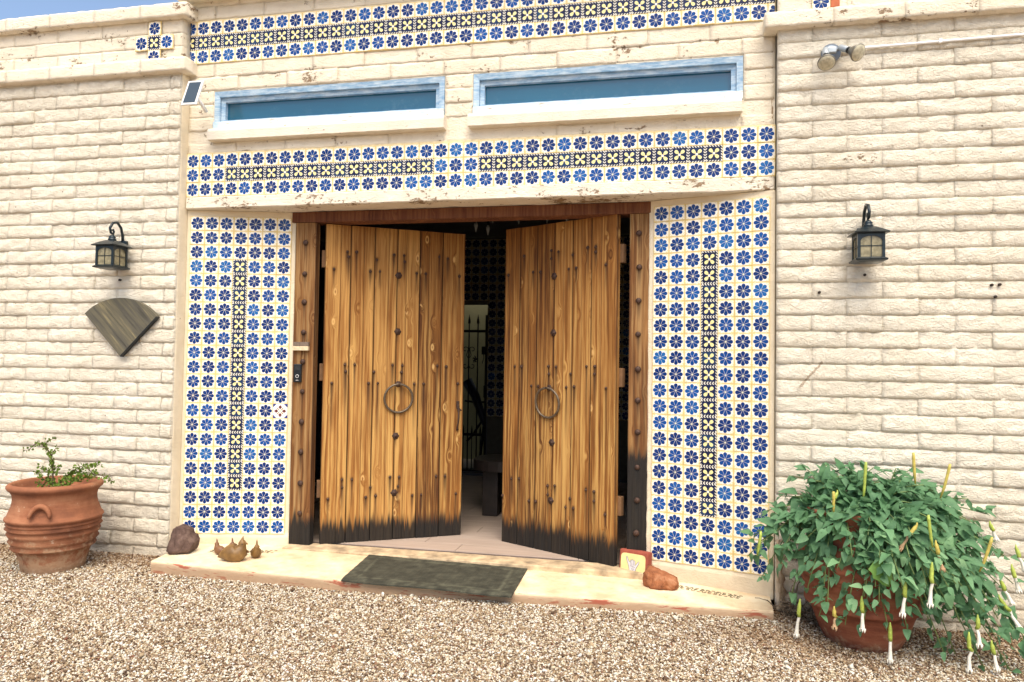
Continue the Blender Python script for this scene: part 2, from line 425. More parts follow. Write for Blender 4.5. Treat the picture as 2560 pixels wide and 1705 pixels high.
# ================================================================== BRICKS
def brick_variants(name, L, H, bulge, rough, n, mat, seed, nx=14, nz=6, depth=.05):
    out = []
    for k in range(n):
        V = []; F = []; off = Vector((seed * 13.1 + k * 7.7, k * 3.3, seed))
        lean = random.uniform(-.15, .15); amp = random.uniform(.55, 1.15)
        for j in range(nz + 1):
            t = j / nz
            for i in range(nx + 1):
                u = i / nx
                prof = bulge * (math.sin(PI * min(1, t ** .72)) ** .8 if 0 < t < 1 else 0) * (1 + lean * (u - .5) * 2)
                prof += bulge * .55 * (1 - t) ** 1.3 * (1 if j else .30)
                prof *= amp * (1 + .35 * mnoise.noise(Vector((u * 4 + k * 9, seed, 1))))
                ed = min(1, min(u, 1 - u) * 14)
                nn = mnoise.fractal(Vector((u * L * 22, 0, t * H * 26)) + off, 1.0, 2.2, 4) * rough
                if j in (0, nz): nn *= .3
                y = -(prof * (.62 + .38 * ed)) - nn * (.4 + .6 * ed)
                dz = mnoise.noise(Vector((u * L * 16 + k * 3, 5, j * 9.0 + seed))) * .008 * (1 if j in (0, nz) else .5)
                V.append((u * L, y, t * H + dz))
        for j in range(nz):
            for i in range(nx):
                a = j * (nx + 1) + i; F.append((a, a + 1, a + nx + 2, a + nx + 1))
        # sides back to depth
        b = len(V); ring = [i for i in range(nx + 1)] + [(j) * (nx + 1) + nx for j in range(1, nz + 1)] + [nz * (nx + 1) + i for i in range(nx - 1, -1, -1)] + [j * (nx + 1) for j in range(nz - 1, 0, -1)]
        for q in ring: V.append((V[q][0], depth, V[q][2]))
        m = len(ring)
        for q in range(m): F.append((ring[(q + 1) % m], ring[q], b + q, b + (q + 1) % m))
        out.append(mesh(name, V, F, mat, smooth=True))
    return out

def lay(parent, meshes_full, meshes_half, x0, x1, z0, nc, y, pitch=.1, L=.4, phase=0, skip=None, zadj=0):
    """running bond from x0 to x1; bricks cut at the ends by choosing scaled meshes"""
    for c in range(nc):
        z = z0 + c * pitch
        xs = []; x = x0 - (L / 2 if (c + phase) % 2 else 0)
        while x < x1 - 1e-4:
            a, b = max(x, x0), min(x + L, x1)
            if b - a > .03: xs.append((a, b))
            x += L
        for a, b in xs:
            if skip and skip(a, b, z): continue
            me = random.choice(meshes_full if b - a > .25 else meshes_half)
            full = .394 if b - a > .25 else .194
            o = bpy.data.objects.new('brick', me); COL.objects.link(o); o.parent = parent
            o.location = (a + .0005, y + random.uniform(-.004, .004), z + .001 + random.uniform(-.001, .001))
            o.scale = ((b - a - .001) / full, 1, pitch / .1)
            o.rotation_euler = (random.uniform(-.02, .02), 0, random.uniform(-.006, .006))

BL = brick_variants('brick', .396, .0985, .0095, .012, 14, M_brick, 1)
BLh = brick_variants('brick', .196, .0985, .0095, .012, 6, M_brick, 2, nx=8)
BS = brick_variants('brick', .394, .0985, .0015, .0040, 8, M_smoothbrick, 3)
BSh = brick_variants('brick', .194, .0985, .0015, .0040, 4, M_smoothbrick, 4, nx=8)
BC = brick_variants('coping_brick', .394, .096, .002, .0030, 6, M_smoothbrick, 5, depth=.1)
BCh = brick_variants('coping_brick', .194, .096, .002, .0030, 3, M_smoothbrick, 6, nx=8, depth=.1)
def dent(me_list):
    pass

# ---- left wall
YL = -.085
lw = thing('brick_wall', 'cream adobe brick wall left of the entrance, behind the small pot', 'wall', (0, 0, -2.99), group=None)
zz = 2.99
MB().box((-6, YL + .003, -.2), (-.004, .30, 1.05 + zz)).build('wall_core', M_brick, lw)
lay(lw, BL, BLh, -3.10, -.006, -3.02 + zz, 36, YL)
cs = MB()     # rounded plaster corner
P = []
nz_ = 60
for j in range(nz_ + 1):
    z = -3.0 + zz + j * (3.6 / nz_)
    for k in range(7):
        a = k / 6; an = a * PI / 2; rr = .022 + .003 * mnoise.noise(Vector((k * .3, z * 9, 2)))
        P.append((-.024 + rr * math.sin(an) + .002, YL + .027 - rr * math.cos(an) - .004, z))
Fc = [(j * 7 + k, j * 7 + k + 1, (j + 1) * 7 + k + 1, (j + 1) * 7 + k) for j in range(nz_) for k in range(6)]
b0 = len(P)
for j in range(nz_ + 1): z = -3.0 + zz + j * (3.6 / nz_); P.append((0.0, .02, z))
Fc += [(j * 7 + 6, b0 + j, b0 + j + 1, (j + 1) * 7 + 6) for j in range(nz_)]
obj('corner_plaster', mesh('corner_plaster', P, Fc, M_plaster, True), lw)
# lower projecting course, parapet, coping
def projecting(parent, x0, x1, z, y, xe_right, name='coping_brick', h=.1, ret=None):
    x = x0; i = 0
    while x < x1 - .01:
        b = min(x + .4, x1); full = .394 if b - x > .25 else .194
        o = obj(name, random.choice(BC if b - x > .25 else BCh), parent, (x + .001, y + random.uniform(-.002, .002), z + random.uniform(-.002, .001)))
        o.scale = ((b - x - .002) / full, 1, h / .096); x = b; i += 1
MB().box((-6, -.125, .597 + zz), (.062, .02, .689 + zz), .004).build('projecting_course', M_smoothbrick, lw)
projecting(lw, -2.72, .066, .594 + zz, -.142, .066, 'course_brick', .098)
lay(lw, BS, BSh, -2.9, -.002, .693 + zz, 3, YL - .004, phase=1, pitch=.103)
MB().box((-6, -.125, 1.005 + zz), (.058, .25, 1.098 + zz), .004).build('coping_core', M_smoothbrick, lw)
projecting(lw, -2.735, .064, 1.002 + zz, -.142, .066, 'coping_brick', .1)

# ---- right wall
YR = -.08
rw = thing('brick_wall', 'cream adobe brick wall right of the entrance, behind the big potted shrub', 'wall', (4.21, 0, -3.06))
zr = 3.06; xr = -4.21
MB().box((.010, YR + .003, -.2), (8, .30, 1.3 + zr)).build('wall_core', M_brick, rw)
lay(rw, BL, BLh, 4.214 + xr + .0, 6.60 + xr, -3.11 + zr, 37, YR, phase=1)
MB().box((4.134 + xr, -.122, .580 + zr), (8, .012, .668 + zr), .004).build('projecting_course', M_smoothbrick, rw)
projecting(rw, 4.128 + xr, 6.6 + xr, .577 + zr, -.14, 0, 'course_brick', .094)
lay(rw, BS, BSh, 4.214 + xr, 6.6 + xr, .676 + zr, 6, YR - .004, phase=0, pitch=.103)

# ---- middle wall (above the door)
mw = thing('brick_wall', 'recessed cream adobe wall over the doors holding two long blue windows', 'wall', (2.105, 0, 0), 0)
ox = -2.105
def rect_skip(a, b, z):
    return False
WIN = [(.212, 2.015), (2.218, 4.016)]
W0, W1 = .183, .470
core = MB()
core.box((.0 + ox, .008, -.40), (4.21 + ox, .33, W0)).box((.0 + ox, .008, W1), (4.21 + ox, .33, 1.6))
core.box((0 + ox, .008, W0), (.212 + ox, .33, W1)).box((2.015 + ox, .008, W0), (2.218 + ox, .33, W1)).box((4.016 + ox, .008, W0), (4.21 + ox, .33, W1))
core.build('wall_core', M_smoothbrick, mw)
lay(mw, BS, BSh, .004 + ox, 4.205 + ox, .476, 2, .004, phase=0, pitch=.1035)
lay(mw, BS, BSh, .002 + ox, 4.205 + ox, 1.02, 5, .004, phase=1)
for a, b in ((.004, .208), (2.019, 2.214), (4.020, 4.205)):
    lay(mw, BS, BSh, a + ox, b + ox, .175, 3, .003, phase=0)
lay(mw, BS, BSh, .002 + ox, 4.205 + ox, .004, 1, .007, pitch=.075)
# upper moulding out over the left wing
MB().box((-.075 + ox, -.12, 1.155), (4.30 + ox, .2, 1.25), .006).build('projecting_course', M_smoothbrick, mw)
lay(mw, BS, BSh, .002 + ox, 4.205 + ox, 1.26, 3, .004)
# windows
def blue_paint():
    M = Mat('flaking_blue_paint', .55, .3); v = M.tc(); x, y, z = M.sep(v)
    n1 = M.noise(M.mapv(v, (9, 9, 60)), 1.0, 5, .7); n2 = M.noise(v, 14, 4, .6)
    c = M.cr(n2, [(.3, (.17, .32, .50)), (.55, (.26, .42, .58)), (.72, (.42, .56, .66))])
    wash = M.noise(M.mapv(v, (4, 4, 26)), 2.0, 5, .7).ramp(.42, .60)
    c = M.mix(wash * .45, c, (.72, .80, .84))
    c = M.mix((n1 - z * .5).ramp(.58, .62) * .9, c, (.68, .66, .60)); c = M.mix((n1 - z * .45).ramp(.635, .66), c, (.34, .27, .20))
    M.col(c); M.bump(n1, .004); return M.m
M_blue = blue_paint()
def rail_paint():
    M = Mat('flaking_pale_paint', .6, .3); v = M.tc(); n = M.noise(M.mapv(v, (7, 9, 55)), 1.2, 6, .75); n2 = M.noise(v, 6, 3)
    c = M.mix(n2.ramp(.4, .65), (.80, .86, .88), (.52, .70, .82)); c = M.mix(n.ramp(.57, .60), c, (.62, .58, .50)); c = M.mix(n.ramp(.62, .64), c, (.28, .21, .15))
    M.col(c); M.bump(n, .006); return M.m
M_rail = rail_paint()
def sky_painted_glass():  # blue base colour paints the sky's reflection into the panes
    M = Mat('sky_painted_window_glass', .03, .9); g = M.n('ShaderNodeNewGeometry'); v = g.outputs['Position']
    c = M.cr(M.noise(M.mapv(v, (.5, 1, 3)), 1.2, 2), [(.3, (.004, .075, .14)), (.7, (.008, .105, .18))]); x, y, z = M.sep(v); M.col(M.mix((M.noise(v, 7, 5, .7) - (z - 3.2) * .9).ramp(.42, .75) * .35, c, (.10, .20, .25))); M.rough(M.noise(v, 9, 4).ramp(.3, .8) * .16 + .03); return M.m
M_glass = sky_painted_glass()
def frame_mb(x0, x1, z0, z1, w, ya, yb, bev=.004):
    m = MB(); P = [(x0, z0), (x1, z0), (x1, z1), (x0, z1)]; Q = [(x0 + w, z0 + w), (x1 - w, z0 + w), (x1 - w, z1 - w), (x0 + w, z1 - w)]
    for i in range(4):
        j = (i + 1) % 4; g_ = .0008
        a, b, c, d = P[i], P[j], Q[j], Q[i]
        V = [(a[0], ya, a[1]), (b[0], ya, b[1]), (c[0], ya + .006, c[1]), (d[0], ya + .006, d[1]), (a[0], yb, a[1]), (b[0], yb, b[1]), (c[0], yb, c[1]), (d[0], yb, d[1])]
        m.add(V, [(0, 1, 2, 3), (7, 6, 5, 4), (0, 4, 5, 1), (1, 5, 6, 2), (2, 6, 7, 3), (3, 7, 4, 0)])
    return m
for a, b in WIN:
    cx = (a + b) / 2 + ox; hw = (b - a) / 2
    fr = frame_mb(-hw + .003, hw - .003, W0 + .003, W1 - .003, .040, .004, .09).build('window_frame', M_blue, mw, (cx, 0, 0))
    frame_mb(-hw + .045, hw - .045, W0 + .045, W1 - .045, .030, .030, .085).build('sash', M_blue, fr)
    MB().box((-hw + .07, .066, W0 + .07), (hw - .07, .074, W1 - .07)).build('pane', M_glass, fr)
    # weathered lower rail board
    MB().box((-hw + .004, -.014, W0 + .002), (hw - .004, .003, W0 + .052), .003).build('lower_rail', M_rail, fr)
for a, b in ((.205, 2.030), (2.200, 4.002)):
    sm = MB(); n = 60; V = []; F = []
    for i in range(n + 1):
        x = a + ox + (b - a) * i / n; w = .004 * mnoise.noise(Vector((x * 14, 1, 1)))
        V += [(x, -.062 + w * .6, .087 + w), (x, -.064 + w * .3, .150), (x, -.052, .172 + w * .4), (x, .03, .182), (x, .03, .085)]
    for i in range(n):
        for k in range(5): F.append((i * 5 + k, i * 5 + (k + 1) % 5, (i + 1) * 5 + (k + 1) % 5, (i + 1) * 5 + k))
    F += [(4, 3, 2, 1, 0), tuple(n * 5 + k for k in range(5))]
    sm.add(V, F).build('window_sill', M_sill, mw)
# plaster strip under the tile band + lintel beam
def beam_mesh(x0, x1, y0, y1, z0, z1, amp, seed, n=90, sag=0):
    V = []; F = []
    for i in range(n + 1):
        x = x0 + (x1 - x0) * i / n; w = amp * mnoise.fractal(Vector((x * 5, seed, 0)), 1, 2, 3); w2 = amp * mnoise.fractal(Vector((x * 6, seed + 5, 0)), 1, 2, 3)
        s_ = -sag * math.sin(PI * i / n)
        V += [(x, y0 + w, z0 + w2 + .006 + s_), (x, y0 + .002 + w2, z1 - .006 + s_), (x, y0 + .008, z1 + s_), (x, y1, z1 + s_), (x, y1, z0 + s_ + w2), (x, y0 + .008 + w, z0 + w2 + s_)]
    for i in range(n):
        for k in range(6): F.append((i * 6 + k, i * 6 + (k + 1) % 6, (i + 1) * 6 + (k + 1) % 6, (i + 1) * 6 + k))
    F += [(5, 4, 3, 2, 1, 0), tuple(n * 6 + k for k in range(6))]
    return V, F
V, F = beam_mesh(.012 + ox, 4.200 + ox, -.016, .32, -.413, -.3255, .005, 3)
obj('lintel_beam', mesh('lintel_beam', V, F, M_beam), mw, label='long white painted lintel beam with spalled paint')

# ================================================================== TILES
PT = .108
def tile_mesh(name, mat, w=.1070, h=.1070, u0=0, v0=0):
    V = []; a, b = w / 2, h / 2; e = .0022
    V = [(-a, .004, -b), (a, .004, -b), (a, .004, b), (-a, .004, b), (-a, -.0035, -b), (a, -.0035, -b), (a, -.0035, b), (-a, -.0035, b),
         (-a + e, -.0052, -b + e), (a - e, -.0052, -b + e), (a - e, -.0052, b - e), (-a + e, -.0052, b - e)]
    F = [(0, 4, 7, 3), (1, 2, 6, 5), (0, 1, 5, 4), (3, 7, 6, 2), (4, 5, 9, 8), (5, 6, 10, 9), (6, 7, 11, 10), (7, 4, 8, 11), (8, 9, 10, 11)]
    V = [(x + u0, y, z + v0) for x, y, z in V]
    return mesh(name, V, F, mat)
T_f = tile_mesh('tile', M_tile); T_d = tile_mesh('tile', M_tiled); T_o = tile_mesh('tile', M_tileo)
def put_tile(parent, x, z, kind='f', y=0.0, sp=1.0):
    o = bpy.data.objects.new('tile', {'f': T_f, 'd': T_d, 'o': T_o}[kind]); COL.objects.link(o); o.parent = parent
    o.location = (x + random.uniform(-.001, .001) * sp, y + random.uniform(-.0012, .0008), z + random.uniform(-.001, .001) * sp)
    o.rotation_euler = (random.uniform(-.010, .010), random.uniform(-.012, .012) * sp, random.uniform(-.010, .010))
    if kind == 'f' and random.random() < .5: o.scale = (-1, 1, 1)
    if kind == 'd': o['label'] = 'dark navy tile with four yellow petals'
    if kind == 'o': o['label'] = 'odd tile with a brown blossom'
    return o
# band above the door: 39 x 3
bd = thing('tile_band', 'long band of blue flower tiles just under the two windows', 'tile band', (0, 0, -.324))
MB().box((.002, .001, -.002), (4.212, .011, .334), .001).build('grout_bed', M_grout, bd)
SAG = lambda x: -.018 * math.sin(PI * min(max(x / 4.21, 0), 1)) + .0
for c in range(39):
    for r in range(3):
        d = r == 1 and (3 <= c < 18 or 21 <= c < 36)
        put_tile(bd, (c + .5) * PT, .324 - (r + .5) * PT + SAG((c + .5) * PT) * .35 + .003, 'd' if d else 'f')
# upper band: cut tile + 38 + cut tile
bu = thing('tile_band', 'upper band of blue flower tiles above the two windows with an unbroken dark middle row', 'tile band', (0, -.002, .684))
MB().box((.001, .001, -.003), (4.209, .013, .330), .001).build('grout_bed', M_grout, bu)
for c in range(38):
    for r in range(3): put_tile(bu, .058 + (c + .5) * PT, .324 - (r + .5) * PT, 'd' if r == 1 else 'f')
# cut pieces: only the inner part of the pattern shows
T_cl = {k: tile_mesh('tile', m, .0545, .1062, .0258) for k, m in (('f', M_tile), ('d', M_tiled))}
T_cr = {k: tile_mesh('tile', m, .0415, .1062, -.0323) for k, m in (('f', M_tile), ('d', M_tiled))}
for r in range(3):
    k = 'd' if r == 1 else 'f'; z = .324 - (r + .5) * PT
    obj('tile', T_cl[k], bu, (.058 - PT * .5 + .0, 0, z), label='cut tile at the end of the row'); obj('tile', T_cr[k], bu, (.058 + 38 * PT + PT * .5, 0, z), label='cut tile at the end of the row')
# splayed panels either side of the doors
def splay(label, loc, rz, ztop, side):
    p = thing('splayed_wall', label, 'wall', (loc[0], loc[1], -2.91), rz)
    zt = ztop + 2.91; wd = 7 * PT
    MB().box((.000, .0015, zt - 22 * PT - .001), (wd, .010, zt + .001)).build('grout_bed', M_grout, p)
    # plaster surround, uneven arris towards the door post
    V = []; F = []; n = 70; top = -.415 + 2.91
    x0 = -.03 if side < 0 else -.034; x1 = wd + .034 if side < 0 else wd + .028
    zb = -.06
    rows = []
    for j in range(n + 1):
        z = zb + (top - zb) * j / n; w = .0045 * mnoise.fractal(Vector((1.5 * side, z * 14, 4)), 1, 2, 3)
        xa = x0 + (w if side > 0 else 0); xb = x1 + (w if side < 0 else 0)
        yb = .004 if z > zt - 22 * PT - .004 else -.008
        V += [(xa, .10, z), (xa, yb + .004, z), (xa + .008, yb, z), (xb - .008, yb, z), (xb, yb + .004, z), (xb, .10, z)]
    for j in range(n):
        for k in range(6): F.append((j * 6 + k, j * 6 + (k + 1) % 6, (j + 1) * 6 + (k + 1) % 6, (j + 1) * 6 + k))
    F += [tuple(range(6))[::-1], tuple(n * 6 + k for k in range(6))]
    obj('plaster_surround', mesh('plaster_surround', V, F, M_plaster), p)
    for r in range(22):
        for c in range(7):
            k = 'd' if c == 3 and 3 <= r < 19 else 'f'
            if side < 0 and c == 6 and r == 13: k = 'o'
            put_tile(p, (c + .5) * PT, zt - (r + .5) * PT, k)
    return p
splay('splayed wall faced with blue flower tiles left of the doors, by the clay quail', (.0262, .0241), .2488, -.4582, -1)
xw = 7 * PT
splay('splayed wall faced with blue flower tiles right of the doors, partly behind the big shrub', (4.1801 - xw * math.cos(.2784), -.0197 + xw * math.sin(.2784)), -.2784, -.4549, 1)
# crosses of five tiles
for lab, x, z, y in (('five tiles set as a cross on the left parapet', -.232, .829, YL - .016), ('five tiles set as a cross on the right parapet at the top edge', 4.463, .835, YR - .016)):
    cr = thing('tile_cross', lab, 'tile cross', (x, y, z))
    put_tile(cr, 0, 0, 'd', 0)
    for dx, dz in ((0, 1), (0, -1), (1, 0), (-1, 0)): put_tile(cr, dx * PT, dz * PT, 'f', 0, 2)
    MB().box((-.05, .003, -.05), (.05, .03, .05)).build('mortar_pad', M_plaster, cr)
M_terra = plain('terracotta_chip', (.42, .12, .05), .8, var=.25)
o = MB().box((-.026, -.006, -.045), (.026, .012, .045), .003).build('tile_fragment', M_terra, None, (4.545, YR - .016, .735)); tag(o, 'broken red clay tile piece beside the right parapet cross', 'tile piece')
# stained strips in the right corner
st = thing('corner_strip', 'brown stained plaster strip between right tile panel and brick wall', 'plaster strip', (4.185, 0, -2.98))
V = []; F = []; n = 90
for j in range(n + 1):
    z = (3.55) * j / n; w = .003 * mnoise.fractal(Vector((3, z * 11, 1)), 1, 2, 3)
    V += [(-.006, .012 + w, z), (.006 + w, .006 - w, z), (.018, .010, z), (.026, .03, z)]
for j in range(n):
    for k in range(3): F.append((j * 4 + k, j * 4 + k + 1, (j + 1) * 4 + k + 1, (j + 1) * 4 + k))
for f in F: pass
obj('stained_plaster', mesh('stained_plaster', [(x, y - .012 if z < 2.56 else y, z) for x, y, z in V], F, M_stain), st)

# ================================================================== SLAB, SILL, MAT
def slab_mat():
    M = Mat('worn_cream_slab', .8, .25); g = M.n('ShaderNodeNewGeometry'); v = g.outputs['Position']; x, y, z = M.sep(v)
    c = M.cr(M.noise(v, 5, 5, .65), [(.35, (.60, .43, .27)), (.5, (.72, .58, .38)), (.65, (.78, .68, .50))])
    sp = M.noise(v, 38, 4, .7).ramp(.66, .70); c = M.mix(sp * .6, c, (.50, .30, .17))
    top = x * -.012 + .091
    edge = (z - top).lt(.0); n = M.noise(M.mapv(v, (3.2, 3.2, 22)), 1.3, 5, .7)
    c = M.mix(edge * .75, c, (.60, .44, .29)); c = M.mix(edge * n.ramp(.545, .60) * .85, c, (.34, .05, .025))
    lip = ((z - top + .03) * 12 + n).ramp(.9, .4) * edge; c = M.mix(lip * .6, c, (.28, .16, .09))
    M.col(c); M.bump(M.noise(v, 30, 5, .6), .004); return M.m
M_slab = slab_mat()
def st_(x): return -2.905 - .0120 * x
front = [(.143, -.455), (.5, -.462), (1.0, -.470), (1.53, -.472), (2.1, -.445), (2.68, -.405), (3.4, -.350), (3.9, -.320), (4.172, -.305)]
back = [(4.19, .05), (3.45, .28), (.80, .28), (.02, .06), (.09, -.10)]
poly = front + back; V = []; F = []
n = len(poly)
for px, py in poly: V.append((px, py, st_(px)))
for i, (px, py) in enumerate(poly): V.append((px, py - (.006 if i < len(front) else 0), st_(px) - .012))
for px, py in poly: V.append((px, py - .004, -3.09))
F.append(tuple(range(n)))
for L_ in (0, n):
    for i in range(n): j = (i + 1) % n; F.append((L_ + i, L_ + n + i, L_ + n + j, L_ + j))
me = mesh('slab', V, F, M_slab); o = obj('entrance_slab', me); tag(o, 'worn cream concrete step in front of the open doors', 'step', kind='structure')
bm = bmesh.new(); bm.from_mesh(me); bmesh.ops.recalc_face_normals(bm, faces=bm.faces); bm.to_mesh(me); bm.free()
# sunk mosaic strips near the panels
M_mos = plain('dark_mosaic_chips', (.13, .115, .06), .6, var=.5, scale=120)
def mosaic(label, a, b, n):
    t = thing('mosaic_strip', label, 'mosaic', (a[0], a[1], st_(a[0])))
    m = MB(); d = Vector((b[0] - a[0], b[1] - a[1])); Ln = d.length; d.normalize(); w = Vector((-d.y, d.x)); slope = -.012 * (b[0] - a[0]) / Ln
    i = 0; s = 0
    while s < Ln:
        for off in (-.030, .030):
            q = d * (s + (.012 if off > 0 else 0)) + w * off
            m.box((-.010, -.003, 0), (.010, .003, .0025), mat=Matrix.Translation((q.x, q.y, slope * s)) @ Matrix.Rotation(math.atan2(d.y, d.x), 4, 'Z'))
        s += .034
    obj_ = m.build('border_chips', M_mos, t)
    s = .03
    while s < Ln - .02:
        m = MB()
        for k in range(9):
            a_ = k * 2 * PI / 9; rr = .010 if k % 3 else .019
            q = d * (s + math.cos(a_) * .030) + w * (math.sin(a_) * .014)
            m.box((-rr * .5, -.004, 0), (rr * .5, .004, .0028), mat=Matrix.Translation((q.x, q.y, slope * s)) @ Matrix.Rotation(a_ + .4, 4, 'Z'))
        m.build('medallion', M_mos, t); s += .088
    return t
mosaic('dark mosaic strip set in the step below the right tile panel', (3.60, .02), (4.02, -.105), 5)
mosaic('dark mosaic strip set in the step beside the clay quail', (.36, -.115), (.80, .005), 5)

# ================================================================== DOOR FRAME
df = thing('door_frame', 'heavy weathered wooden door frame with iron studs', 'door frame', (2.1, .22, -2.91))
zf = 2.91
def wear_grid_mesh(name, x0, x1, z0, z1, face_y, out, thick, mat, streaks, burn, light=None, nx=30, nz=110, groove=(), seed=0, topcut=None, wig=.0):
    """front face as a fine grid carrying a 'wear' colour attribute (r streak, g burn, b bleached, held down at door tops as painted shade)"""
    V = []; F = []; C = []
    for j in range(nz + 1):
        t = j / nz
        for i in range(nx + 1):
            u = i / nx; x = x0 + (x1 - x0) * u; z = z0 + (z1 - z0) * t
            ed = min(u, 1 - u) * (x1 - x0)
            y = .0 + (.004 * max(0, 1 - ed / .005))
            for g_ in groove: y += .0045 * max(0, 1 - abs(x - g_) / .0045)
            y += wig * mnoise.fractal(Vector((x * 6 + seed, seed, z * 3)), 1, 2, 3)
            V.append((x, face_y - out * y, z))
            s_ = 0
            for sx, sz, L in streaks:
                if abs(x - sx) < .03 and sz - L < z < sz + .012:
                    d = (sz - z) / L
                    wdt = .0105 + .003 * math.sin(d * 5 + sx * 40)
                    k = math.exp(-((x - sx) / wdt) ** 2) * (1 - max(0, d)) ** .8
                    s_ = max(s_, k)
            s_ = max(s_, .75 * max(0, 1 - ed / .006))
            for g_ in groove: s_ = max(s_, .6 * max(0, 1 - abs(x - g_) / .005))
            bz = burn(x); b_ = max(0, min(1, .5 + (bz - z) / .22))
            l_ = light(x, z) if light else 0
            C.append((min(1, s_), b_, l_, 1))
    for j in range(nz):
        for i in range(nx):
            a = j * (nx + 1) + i; q = (a, a + 1, a + nx + 2, a + nx + 1); F.append(q if out < 0 else q[::-1])
    ring = [i for i in range(nx + 1)] + [j * (nx + 1) + nx for j in range(1, nz + 1)] + [nz * (nx + 1) + i for i in range(nx - 1, -1, -1)] + [j * (nx + 1) for j in range(nz - 1, 0, -1)]
    b = len(V)
    for q in ring: V.append((V[q][0], face_y - out * thick, V[q][2])); C.append((0, C[q][1], .3, 1))
    m = len(ring)
    for q in range(m):
        f = (ring[(q + 1) % m], ring[q], b + q, b + (q + 1) % m); F.append(f if out < 0 else f[::-1])
    F.append(tuple(b + q for q in range(m)) if out > 0 else tuple(b + q for q in range(m))[::-1])
    me = mesh(name, V, F, mat)
    at = me.color_attributes.new('wear', 'FLOAT_COLOR', 'POINT'); at.data.foreach_set('color', [c for t_ in C for c in t_])
    return me
STUDL = [-.648, -.883, -1.096, -1.323, -1.543, -1.766, -1.993, -2.217, -2.449, -2.672]
STUDR = [-.631, -.864, -1.093, -1.322, -1.560, -1.772, -1.986, -2.223, -2.445, -2.665]
def stud_me():
    return MB().lathe([(.0195, 0), (.0205, -.003), (.018, -.009), (.010, -.0135), (.002, -.0145)], 9, ax='y').me('stud', M_iron)
ST = stud_me()
def post(xa, xb, xs_, zs, burnz, y=.205, seed=0, name='post', label=None):
    st_l = [(xs_ - 2.1, z + zf, random.uniform(.10, .19)) for z in zs]
    bn = lambda x: burnz + zf + .04 * mnoise.noise(Vector((x * 45, seed, 0)))
    me = wear_grid_mesh(name, xa - 2.1, xb - 2.1, 0.0, 2.413, 0, -1, .065, M_post, st_l, bn, lambda x, z: .5 + .5 * mnoise.noise(Vector((x * 22, seed, z * 1.5))), nx=22, nz=120, seed=seed, wig=.003)
    o = obj(name, me, df, (0, y - .22, 0), label=label)
    for z in zs: obj('stud', ST, o, (xs_ - 2.1 + random.uniform(-.003, .003), -.001, z + zf), (0, random.uniform(0, 6), 0), sc=(random.uniform(.9, 1.12),) * 3)
    return o
pl = post(.793, .962, .879, STUDL, -2.70, seed=1, label='left post, yellowish, dark at the foot')
pr = post(3.292, 3.436, 3.356, STUDR, -2.12, seed=8, label='right post, blackened over its lower third')
MB().box((.766 - 2.1, -.022, 2.416), (3.455 - 2.1, .13, 2.494), .004).build('header', M_header, df)
# weathered sill strip
V, F = beam_mesh(.80 - 2.1, 3.44 - 2.1, -.12, .06, -.06, .0065, .004, 11)
M_sillw = plain('weathered_threshold', (.46, .35, .22), .9, var=.5, scale=9, bump=.01)
obj('threshold', mesh('threshold', V, F, M_sillw), df)

# ================================================================== DOORS
NL1 = [(0.162, -0.701), (0.172, -0.74), (0.231, -0.699), (0.386, -0.75), (0.518, -0.704), (0.598, -0.704), (0.603, -0.752), (0.88, -0.696), (0.95, -0.706), (0.064, -0.84), (0.338, -0.843), (0.411, -0.839), (0.7, -0.838), (0.773, -0.838), (1.047, -0.843), (0.161, -1.562), (0.167, -1.613), (0.233, -1.561), (0.38, -1.615), (0.523, -1.561), (0.6, -1.563), (0.594, -1.615), (0.878, -1.562), (0.951, -1.566), (0.066, -1.702), (0.341, -1.701), (0.412, -1.701), (0.696, -1.705), (0.771, -1.705), (1.049, -1.701), (0.157, -2.429), (0.159, -2.487), (0.231, -2.432), (0.371, -2.496), (0.52, -2.423), (0.591, -2.426), (0.584, -2.497), (0.885, -2.431), (0.957, -2.432), (0.056, -2.57), (0.337, -2.569), (0.412, -2.562), (0.697, -2.573), (0.768, -2.569), (1.048, -2.574)]
NR1 = [(0.838, -0.715), (0.576, -0.755), (0.577, -0.696), (0.51, -0.709), (0.379, -0.745), (0.247, -0.704), (0.178, -0.706), (0.178, -0.741), (0.092, -0.838), (0.998, -0.85), (0.748, -0.843), (0.677, -0.848), (0.414, -0.844), (0.347, -0.841), (0.918, -1.557), (0.85, -1.556), (0.589, -1.552), (0.584, -1.608), (0.519, -1.554), (0.386, -1.602), (0.246, -1.547), (0.175, -1.546), (0.177, -1.599), (0.75, -1.7), (0.686, -1.701), (0.423, -1.7), (0.353, -1.693), (0.08, -1.694), (0.936, -2.414), (0.861, -2.405), (1.025, -2.552), (0.582, -2.426), (0.58, -2.49), (0.517, -2.418), (0.239, -2.414), (0.17, -2.417), (0.169, -2.484), (0.758, -2.559), (0.693, -2.554), (0.378, -2.491), (0.416, -2.559), (0.348, -2.558), (0.076, -2.563)]
